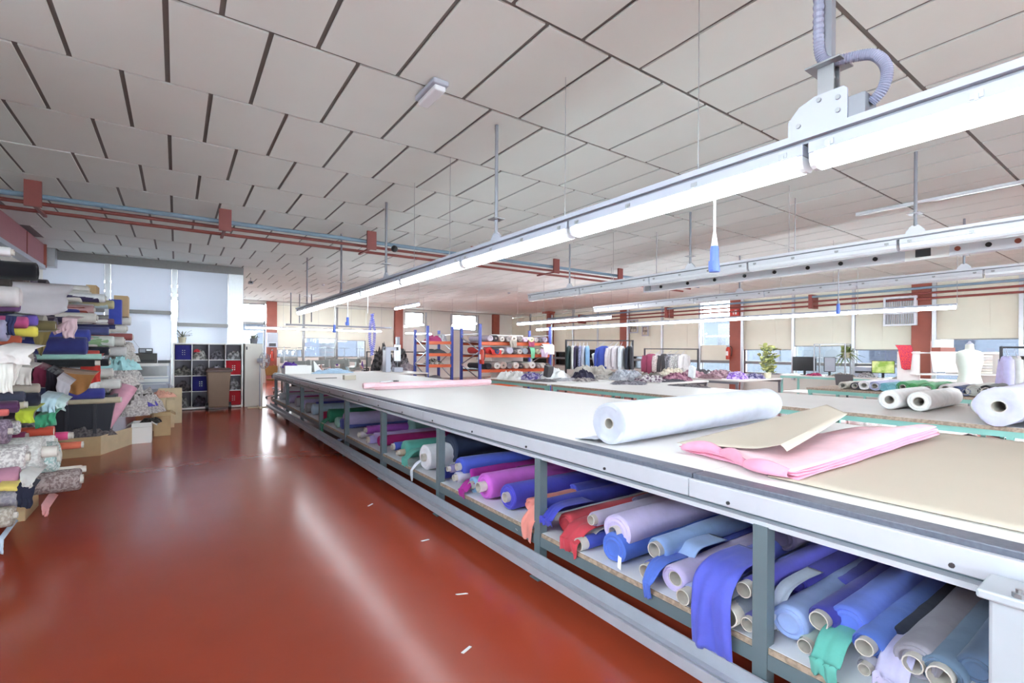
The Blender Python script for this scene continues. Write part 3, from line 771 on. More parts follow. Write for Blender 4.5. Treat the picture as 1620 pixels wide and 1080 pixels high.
# ================================================================== ROLLS ON THE SHELF UNDER THE CUTTING TABLE
TABLE_ROLLS = [
    ((2.06, 0.959, 0.396), 0.07, 1.6, (150, 172, 222), None, 0.03, 0.07, 0.0, 'pale blue fabric roll with crushed end under the cutting table'),
    ((2.1, 0.853, 0.45), 0.048, 1.6, (72, 72, 168), 0.035, 0.03, 0.07, 0.0, 'violet fabric roll with white paper band under the cutting table'),
    ((2.05, 0.882, 0.353), 0.032, 1.6, (178, 196, 190), 0.027, 0.03, 0.07, 0.0, 'pale sage roll with a bare cardboard core under the cutting table'),
    ((2.14, 0.776, 0.456), 0.066, 1.6, (98, 122, 214), None, 0.03, 0.07, 0.0, 'periwinkle blue roll with bulging wrap under the cutting table'),
    ((2.06, 0.687, 0.443), 0.048, 1.6, (92, 124, 208), 0.03, 0.03, 0.07, 0.0, 'bright blue roll with open core in the bay by the carriage under the cutting table'),
    ((2.2, 0.67, 0.389), 0.09, 1.6, (40, 46, 70), None, 0.03, 0.07, 0.0, 'thick dark navy roll in the bay by the carriage under the cutting table'),
    ((2.02, 0.673, 0.387), 0.031, 0.9, (160, 160, 176), 0.02, 0.03, 0.07, 0.0, 'small grey roll at the shelf edge by the carriage under the cutting table'),
    ((2.05, 0.546, 0.462), 0.062, 1.6, (150, 146, 158), 0.03, 0.03, 0.07, 0.0, 'thick grey lilac roll with layered end under the cutting table'),
    ((2.04, 0.475, 0.462), 0.057, 1.6, (112, 134, 160), 0.035, 0.03, 0.07, 0.0, 'slate blue roll with open core under the cutting table'),
    ((2.08, 0.401, 0.5), 0.048, 1.6, (96, 116, 146), None, 0.03, 0.07, 0.0, 'dull slate blue roll half behind the carriage under the cutting table'),
    ((2.35, 1.132, 0.462), 0.054, 1.4, (96, 112, 212), None, 0.03, 0.07, 0.0, 'upper blue roll stacked behind the second leg under the cutting table'),
    ((2.35, 1.056, 0.433), 0.052, 1.4, (86, 82, 190), None, 0.03, 0.07, 0.0, 'upper violet roll stacked behind the pale blue roll under the cutting table'),
    ((2.6, 1.254, 0.533), 0.073, 1.2, (92, 82, 110), None, 0.03, 0.07, 0.0, 'dusty plum roll high at the back of the bay under the cutting table'),
    ((2.5, 0.938, 0.41), 0.058, 1.3, (80, 84, 180), None, 0.03, 0.07, 0.0, 'indigo roll at the back of the carriage bay under the cutting table'),
    ((2.1, 2.378, 0.372), 0.07, 1.6, (204, 74, 86), None, 0.03, 0.12, 0.0, 'coral red roll with loose wrap under the cutting table'),
    ((2.06, 2.56, 0.438), 0.056, 1.6, (74, 80, 190), None, 0.03, 0.1, 0.0, 'thin royal blue roll over the peach cloth under the cutting table'),
    ((2.16, 2.849, 0.357), 0.056, 1.6, (226, 142, 132), None, 0.03, 0.18, 0.0, 'peach pink ruched roll under the cutting table'),
    ((2.12, 2.137, 0.467), 0.047, 1.6, (206, 196, 222), 0.031, 0.03, 0.07, 0.0, 'slim pale lilac roll with steel grey core under the cutting table'),
    ((2.08, 1.918, 0.469), 0.098, 1.6, (204, 192, 232), 0.033, 0.03, 0.03, 0.0, 'fat lavender roll with neat spiral end under the cutting table'),
    ((2.04, 2.131, 0.343), 0.042, 0.7, (72, 88, 190), 0.038, 0.06, 0.07, 0.0, 'short blue roll with long bare core under the cutting table'),
    ((2.04, 1.904, 0.386), 0.086, 1.6, (84, 116, 206), None, 0.03, 0.12, 0.0, 'cobalt blue roll with crumpled spiral end under the cutting table'),
    ((2.12, 1.662, 0.446), 0.061, 1.6, (150, 178, 226), 0.041, 0.03, 0.1, 0.0, 'pale sky blue roll with draped wrap under the cutting table'),
    ((2.05, 1.647, 0.361), 0.046, 1.0, (92, 108, 206), 0.037, 0.05, 0.07, 0.0, 'medium blue roll below the sky blue one under the cutting table'),
    ((2.04, 1.498, 0.369), 0.069, 1.6, (202, 190, 228), 0.038, -0.01, 0.07, 0.0, 'pale lilac roll with hollow folded end under the cutting table'),
    ((2.02, 1.391, 0.346), 0.045, 1.6, (168, 176, 226), 0.036, 0.06, 0.07, 0.0, 'light periwinkle roll with bare cardboard core under the cutting table'),
    ((2.1, 1.301, 0.463), 0.054, 1.6, (96, 106, 206), None, 0.03, 0.12, 0.0, 'blue violet roll behind the hanging cloth under the cutting table'),
    ((2.04, 1.112, 0.487), 0.041, 1.6, (88, 84, 186), 0.033, 0.05, 0.07, 0.0, 'violet roll with brown tape on its core under the cutting table'),
    ((2.0, 1.154, 0.371), 0.047, 0.9, (150, 158, 170), 0.044, 0.06, 0.07, 0.0, 'wide grey cardboard tube with blue wrap under the cutting table'),
    ((2.0, 1.084, 0.359), 0.037, 1.6, (92, 92, 170), 0.029, 0.03, 0.07, 0.0, 'low indigo roll with open core beside the leg under the cutting table'),
    ((2.7, 2.283, 0.406), 0.072, 1.1, (150, 140, 180), None, 0.03, 0.07, 0.0, 'dusky lilac roll at the back of the second bay under the cutting table'),
    ((2.6, 2.87, 0.371), 0.071, 1.2, (84, 92, 200), None, 0.03, 0.07, 0.0, 'blue roll at the back of the second bay under the cutting table'),
    ((2.06, 2.994, 0.399), 0.1, 1.6, (80, 78, 196), 0.038, 0.03, 0.05, 0.0, 'royal violet roll with gold-rimmed core under the cutting table'),
    ((2.05, 3.314, 0.406), 0.107, 1.6, (208, 108, 214), 0.041, 0.06, 0.08, 0.0, 'orchid pink roll with bare core under the cutting table'),
    ((2.06, 3.514, 0.369), 0.069, 1.6, (150, 190, 226), 0.032, 0.03, 0.07, 0.0, 'light blue roll with thin core under the cutting table'),
    ((2.14, 3.718, 0.393), 0.073, 1.6, (176, 52, 158), None, 0.03, 0.07, 0.0, 'magenta roll with loose front end under the cutting table'),
    ((2.08, 3.784, 0.467), 0.085, 1.6, (78, 96, 200), 0.034, 0.03, 0.1, 0.0, 'blue roll with ruched wrap under the cutting table'),
    ((2.03, 4.058, 0.354), 0.053, 1.6, (76, 84, 180), 0.03, 0.03, 0.07, 0.0, 'small royal blue roll beside the leg under the cutting table'),
    ((2.03, 3.75, 0.385), 0.05, 1.6, (206, 206, 226), 0.028, 0.03, 0.07, 0.0, 'small pale grey roll with dark core under the cutting table'),
    ((2.3, 4.385, 0.512), 0.155, 1.5, (46, 56, 82), None, 0.03, 0.07, 0.0, 'fat dark navy roll under the cutting table'),
    ((2.05, 3.908, 0.428), 0.04, 0.8, (150, 140, 180), 0.023, 0.03, 0.07, 0.0, 'tiny mauve roll tucked by the blue ones under the cutting table'),
    ((2.6, 3.606, 0.37), 0.07, 1.2, (120, 50, 120), None, 0.03, 0.07, 0.0, 'plum roll at the back of the third bay under the cutting table'),
    ((2.7, 3.449, 0.369), 0.069, 1.2, (180, 90, 190), None, 0.03, 0.07, 0.0, 'dark orchid roll at the back of the third bay under the cutting table'),
    ((2.05, 4.451, 0.431), 0.133, 1.6, (232, 234, 242), 0.038, 0.03, 0.15, 0.0, 'white wrapped bundle roll with two dark cores under the cutting table'),
    ((2.08, 5.045, 0.404), 0.105, 1.6, (96, 176, 164), None, 0.03, 0.1, 0.0, 'mint green roll with draped front under the cutting table'),
    ((2.05, 5.269, 0.404), 0.051, 1.6, (72, 92, 190), 0.036, 0.03, 0.07, 0.0, 'thin blue roll with shiny core beside mint one under the cutting table'),
    ((2.03, 5.066, 0.37), 0.042, 0.6, (190, 170, 150), 0.028, 0.03, 0.07, 0.0, 'short brown tube between the blue and mint rolls under the cutting table'),
    ((2.08, 5.853, 0.371), 0.071, 1.6, (176, 44, 120), None, 0.03, 0.07, 0.0, 'crimson magenta roll under the cutting table'),
    ((2.1, 6.099, 0.376), 0.065, 1.6, (196, 170, 226), 0.041, 0.03, 0.07, 0.0, 'light orchid roll above the crimson one under the cutting table'),
    ((2.03, 6.086, 0.358), 0.057, 1.6, (170, 160, 220), 0.04, 0.03, 0.07, 0.0, 'lilac roll with dark open end under the cutting table'),
    ((2.12, 6.462, 0.422), 0.06, 1.6, (172, 92, 196), 0.034, 0.03, 0.07, 0.0, 'bright purple roll under the cutting table'),
    ((2.7, 6.325, 0.439), 0.142, 1.2, (150, 196, 196), None, 0.03, 0.07, 0.0, 'pale teal roll at the back of the fourth bay under the cutting table'),
    ((2.06, 6.542, 0.353), 0.052, 1.6, (200, 190, 200), 0.034, 0.03, 0.07, 0.0, 'pale grey mauve roll near the leg under the cutting table'),
    ((2.1, 7.436, 0.453), 0.106, 1.6, (196, 182, 226), None, 0.03, 0.12, 0.0, 'wide lilac roll under folded cloth under the cutting table'),
    ((2.06, 7.459, 0.386), 0.086, 1.6, (96, 110, 190), None, 0.03, 0.07, 0.0, 'blue grey roll under the lilac one under the cutting table'),
    ((2.08, 8.276, 0.413), 0.115, 1.6, (60, 146, 116), None, 0.03, 0.14, 0.0, 'emerald green roll with loose wrap under the cutting table'),
    ((2.03, 7.625, 0.387), 0.088, 1.6, (150, 190, 180), None, 0.03, 0.16, 0.0, 'teal and white printed roll under the cutting table'),
    ((2.03, 8.615, 0.376), 0.076, 1.6, (196, 60, 100), None, 0.03, 0.07, 0.0, 'small raspberry roll under the cutting table'),
    ((2.06, 9.36, 0.404), 0.105, 1.6, (180, 206, 230), None, 0.03, 0.16, 0.0, 'ice blue roll with crumpled end under the cutting table'),
    ((2.2, 9.687, 0.408), 0.109, 1.6, (84, 92, 196), None, 0.03, 0.07, 0.0, 'royal blue roll near the far end under the cutting table'),
    ((2.03, 9.738, 0.395), 0.096, 1.6, (150, 150, 158), None, 0.03, 0.2, 0.0, 'grey crumpled roll near the far end under the cutting table'),
    ((2.12, 10.409, 0.402), 0.103, 1.6, (190, 178, 226), None, 0.03, 0.07, 0.0, 'lilac roll near the far end under the cutting table'),
    ((2.06, 10.844, 0.405), 0.106, 1.6, (170, 168, 178), None, 0.03, 0.15, 0.0, 'silver grey roll near the far end under the cutting table'),
    ((2.2, 11.449, 0.4), 0.084, 1.6, (160, 40, 120), None, 0.03, 0.07, 0.0, 'deep magenta roll near the far end under the cutting table'),
    ((2.06, 11.753, 0.399), 0.1, 1.6, (186, 176, 214), None, 0.03, 0.15, 0.0, 'pale mauve roll at the far end under the cutting table'),
    ((2.2, 12.799, 0.408), 0.093, 1.6, (176, 50, 124), None, 0.03, 0.07, 0.0, 'magenta roll at the far end under the cutting table'),
    ((2.04, 12.589, 0.39), 0.091, 1.6, (190, 190, 200), None, 0.03, 0.2, 0.0, 'pale grey roll at the far end under the cutting table'),
    ((2.15, 12.842, 0.515), 0.093, 1.6, (220, 214, 224), None, 0.03, 0.15, 0.0, 'off-white roll at the far end under the cutting table')]
for i, (p, r, L, rgb, core, prot, lump, sk, label) in enumerate(TABLE_ROLLS):
    fabric_roll(label, p, L, r, cloth(rgb), d=(1, sk, 0), core=core, prot=prot, seed=i * 1.37, lump=lump, group='fabric rolls on the shelf under the cutting table')
def flap(label, x, y, z, w, drop, rgb, seed, wave=0.05, back=0.5, taper=0.1, ragged=0.08, slant=0.0, group='loose cloth ends spilling off the shelf under the cutting table'):
    p = [(x + back, y, z + 0.015), (x + back * 0.5, y, z + 0.02), (x + 0.06, y + slant * 0.2, z + 0.008), (x - 0.01, y + slant * 0.4, z - 0.05), (x - 0.03, y + slant * 0.7, z - drop * 0.5), (x - 0.02, y + slant, z - drop)]
    o = sheet('loose_cloth', cloth(rgb), p, w, None, seed, wave * 0.5, (0, 1, 0), taper=taper, ragged=ragged * 0.25, freq=2.6)
    return tag(o, label, 'cloth', group)
TABLE_FLAPS = [
    ('large blue violet cloth end hanging far below the shelf', 1.95, 1.223, 0.531, 0.173, 0.348, (92, 100, 206), 2, 0.07, 0.35, -0.1, 0.08, 0.0),
    ('cobalt blue cloth corner drooping over the shelf edge', 1.97, 1.59, 0.402, 0.115, 0.144, (86, 116, 208), 5, 0.05, 0.35, 0.7, 0.08, 0.0),
    ('turquoise cloth spilling over the shelf edge by the carriage', 1.98, 0.787, 0.415, 0.103, 0.112, (104, 184, 172), 8, 0.05, 0.35, 0.1, 0.08, 0.0),
    ('peach pink cloth end hanging beside the leg', 1.98, 2.562, 0.427, 0.128, 0.213, (232, 150, 140), 4, 0.05, 0.35, 0.1, 0.08, 0.06),
    ('royal blue cloth end tucked above the coral roll', 1.99, 2.421, 0.464, 0.115, 0.09, (70, 76, 188), 6, 0.05, 0.35, 0.1, 0.08, 0.0),
    ('pale sky blue cloth draped over the lilac roll', 2.2, 1.593, 0.45, 0.203, 0.115, (156, 182, 228), 11, 0.05, 0.3, 0.1, 0.08, 0.0),
    ('pale lilac cloth on the shelf edge below the grey roll', 2.0, 0.598, 0.44, 0.099, 0.073, (190, 186, 220), 13, 0.05, 0.35, 0.1, 0.08, 0.0),
    ('whitish cloth scrap hanging beside the second leg', 2.1, 1.024, 0.474, 0.07, 0.134, (196, 206, 226), 15, 0.05, 0.35, 0.4, 0.08, 0.0),
    ('magenta cloth end hanging from the magenta roll', 2.0, 3.549, 0.38, 0.139, 0.107, (172, 46, 150), 17, 0.05, 0.35, 0.1, 0.08, 0.0),
    ('white cloth tip hanging from the white bundle', 1.98, 4.554, 0.364, 0.077, 0.179, (228, 232, 244), 19, 0.05, 0.35, 0.5, 0.08, 0.0),
    ('mint green cloth draped at the front of the mint roll', 2.0, 4.765, 0.434, 0.146, 0.146, (92, 172, 160), 21, 0.05, 0.35, 0.1, 0.08, 0.0),
    ('emerald cloth draped near the far bays', 2.0, 8.278, 0.349, 0.23, 0.188, (52, 140, 110), 23, 0.05, 0.35, 0.1, 0.08, 0.0),
    ('pale blue cloth end near the printed teal roll', 1.98, 7.166, 0.245, 0.129, 0.092, (150, 168, 214), 25, 0.05, 0.35, 0.1, 0.08, 0.0),
    ('white cloth triangle between the coral roll and blue core', 2.08, 2.151, 0.389, 0.086, 0.117, (230, 230, 236), 27, 0.05, 0.35, 0.6, 0.08, 0.0),
    ('coral red cloth end spread on the shelf', 2.0, 2.206, 0.404, 0.179, 0.132, (200, 70, 84), 29, 0.05, 0.35, 0.1, 0.1, 0.0)]
for i, f_ in enumerate(TABLE_FLAPS): flap(*f_)
# tags and paper strips on a few rolls
M_PAPER = mat('white_paper', (238, 238, 236), 0.7, var=0.01)
for (x, y, z, a, lab) in [(1.99, 1.811, 0.349, 0.4, 'white paper tag hanging from the cobalt roll'), (1.98, 2.758, 0.274, 0.5, 'white paper tag beside the peach cloth')]:
    o = MB().obox((x, y, z), (0, 0.012, 0.004), (0.002 + 0.012 * math.sin(a), 0.01 * math.sin(a), 0.03), (0.001, 0, 0)).build('paper_tag', M_PAPER)
    tag(o, lab, 'tag', 'paper tags hanging from the shelf rolls')

# ================================================================== ON TOP OF THE CUTTING TABLE
# the big white roll
fabric_roll('large white fabric roll lying across the cutting table', (2.2, 2.1, TZ + 0.135), 2.1, 0.132, cloth((194, 197, 212)), d=(1, 0.045, 0), core=0.036, prot=-0.004, seed=3, lump=0.018, squash=0.02, n=36, seg=16)
o = sheet('loose_cloth', cloth((194, 197, 212)), [(2.3, 2.17, TZ + 0.03), (2.3, 2.24, TZ + 0.025), (2.3, 2.32, TZ + 0.012), (2.3, 2.36, TZ + 0.006)], 0.28, None, 4, 0.012, (1, 0, 0), nu=14, nv=14)
tag(o, 'loose white end of cloth beside the large white roll', 'cloth')
# kraft paper spread over the near end of the table
def kraft(u, v):
    x = 2.24 + 0.12 * (1 - min(1, v * 1.3)) * 0 + u * 2.3
    y = -1.58 + v * 2.72
    return (x, y, TZ + 0.004 + 0.004 * nz(x * 2, y * 2) + 0.004)
o = MB().grid(kraft, 24, 24).build('kraft_paper', M_KRAFT, smooth=True, solid=0.002)
tag(o, 'beige kraft pattern paper spread over the near part of the cutting table', 'paper')
# folded pink cloth: stacked layers with looped front folds
pk = thing('folded_pink_cloth', 'folded pink cloth lying on the kraft paper at the cutting table edge', 'cloth', (3.2, 1.3, TZ + 0.008))
M_PINKD = cloth((228, 152, 178))
def lay(u, v, z, k):
    # u along the table width (front to back), v along the table length
    fx = 2.27 + u * 1.95
    y0 = 1.02 - 0.02 * u + 0.006 * k
    y1 = 1.72 - 0.10 * u - 0.20 * u * u
    fx += 0.14 * v * (1 - u)
    y = y0 + (y1 - y0) * v
    bul = 0.055 * math.exp(-(u / 0.07) ** 2) * (0.55 + 0.45 * math.sin(v * 9 + k * 1.3)) * (1 if k else 0.4)
    rise = 0.05 * u * math.exp(-((v - 0.12) / 0.25) ** 2) + 0.03 * math.exp(-((u - 0.7) / 0.2) ** 2) * math.sin(v * 5)
    return (fx - 0.02 * k * math.sin(v * 7), y, TZ + 0.014 + z + bul * 0.45 * (k / 3) + rise * (0.62 + k / 6) + 0.006 * nz(u * 5, v * 5, k))
for k in range(4):
    MB().grid(lambda u, v: lay(u, v, 0.009 * k, k), 30, 22).build('cloth_layer', M_PINK if k == 3 else M_PINKD, pk, smooth=True, solid=0.004)
for k in range(3):
    a, b = 0.03 + 0.31 * k, 0.03 + 0.31 * (k + 1)
    def lip(u, v, a=a, b=b, k=k):
        q = lay(0.0, a + (b - a) * u, 0, 3)
        th = -PI / 2 - v * PI
        rr = 0.017 + 0.014 * math.sin(u * PI)
        return (q[0] + 0.012 + 1.5 * rr * math.cos(th) * (1 if math.cos(th) < 0 else 0.2), q[1], TZ + 0.016 + rr + rr * math.sin(th) * -1 + 0.004)
    MB().grid(lip, 14, 10).build('fold', M_PINKD, pk, smooth=True, solid=0.003)
# kraft sheet turned back over the pink cloth
def kb(u, v):
    A, B, Cc, D = Vector((2.36, 1.72, TZ + 0.06)), Vector((4.05, 1.62, TZ + 0.19)), Vector((2.47, 1.14, TZ + 0.085)), Vector((4.1, 1.50, TZ + 0.13))
    p = A.lerp(B, u).lerp(Cc.lerp(D, u), v)
    p.z += 0.02 * math.sin(u * PI) * math.sin(v * PI) + 0.05 * math.exp(-((1 - v) / 0.22) ** 2) * (1 - u) ** 1.5
    if v > 0.9: p.z -= 0.4 * (v - 0.9) * (1 - u) ; p.y += 0.25 * (v - 0.9) * (1 - u)
    p.x += 0.04 * math.sin(v * 3) * (1 - u)
    return p
o = MB().grid(kb, 26, 20).build('folded_kraft_sheet', M_KRAFT, smooth=True, solid=0.002)
tag(o, 'kraft paper sheet turned back over the pink folded cloth', 'paper')
# pink roll further down, with a clamp on it
pr_ = fabric_roll('slim pale pink roll lying across the middle of the cutting table', (2.3, 7.17, TZ + 0.05), 2.2, 0.048, cloth((246, 204, 212)), d=(1, -0.035, 0), core=0.02, prot=0.0, seed=9, lump=0.02)
o = sheet('loose_cloth', cloth((246, 204, 212)), [(3.4, 7.12, TZ + 0.03), (3.4, 7.0, TZ + 0.014), (3.4, 6.86, TZ + 0.007)], 2.0, None, 5, 0.004, (1, 0, 0), nu=14, nv=10)
tag(o, 'pink selvedge unrolled in front of the slim pink roll', 'cloth')
sc_ = thing('scissors', 'dark tailor scissors resting on the slim pink roll', 'scissors', (2.72, 7.1, TZ + 0.1))
MB().obox((2.64, 7.12, TZ + 0.105), (0.1, 0.01, 0), (0, 0.01, 0), (0, 0, 0.003)).build('blade', M_STEEL, sc_)
MB().obox((2.64, 7.12, TZ + 0.11), (0.1, -0.012, 0.004), (0, 0.01, 0), (0, 0, 0.003)).build('blade', M_STEEL, sc_)
for s in (-1, 1):
    MB().tube([(2.74 + 0.035 + 0.04 * math.cos(t), 7.12 + s * 0.035 + 0.022 * math.sin(t), TZ + 0.11) for t in (2 * PI * k / 12 for k in range(13))], 0.007, 6).build('handle', M_BLACK, sc_, smooth=True)
rl = MB().box(2.33, 10.27, TZ + 0.002, 2.74, 10.31, TZ + 0.012).build('ruler', M_DARKM)
tag(rl, 'dark ruler lying on the far part of the cutting table', 'ruler')
pb_ = thing('pattern_weight', 'small beige block standing on the far part of the cutting table', 'weight', (2.8, 9.65, TZ))
MB().box(2.7, 9.56, TZ, 2.92, 9.72, TZ + 0.09).build('block', M_KRAFT, pb_, bevel=0.006)
MB().box(2.71, 9.57, TZ + 0.09, 2.91, 9.71, TZ + 0.095).build('label_top', M_PAPER, pb_)
# end of the table: white box, cloth remnants
carton('white open box on the far end of the cutting table', 2.15, 12.6, 2.75, 13.1, TZ, 0.2, M_WHITE, flaps=False)
heap('purple yarn bundle in the white box at the far table end', (2.3, 12.85, TZ + 0.14), 0.16, 0.2, 0.2, cloth((92, 60, 150)), 2, name='yarn_bundle', cat='yarn')
heap('pale blue cloth remnant heaped at the far table end', (3.25, 12.5, TZ + 0.002), 0.45, 0.2, 0.15, cloth((180, 208, 232)), 5)
o = MB().prism([(2.85, 12.7, TZ), (3.05, 12.7, TZ), (2.82, 12.72, TZ + 0.3)], (0.05, 0.12, 0.0)).build('paper_cone', M_PAPER)
tag(o, 'white folded paper standing at the far table end', 'paper')
# bits of thread and paper on the floor
for i, (x, y) in enumerate(((1.45, 2.6), (1.62, 3.5), (1.2, 2.1), (1.55, 4.6))):
    o = MB().obox((x, y, 0.0035), (0.03, 0.012 * (i - 1), 0), (-0.004, 0.006, 0), (0, 0, 0.002)).build('paper_scrap', M_PAPER)
    tag(o, 'tiny white paper scrap on the red floor, %s along the table from the carriage' % ['second', 'third', 'first', 'fourth'][i], 'scrap', 'paper scraps on the floor')

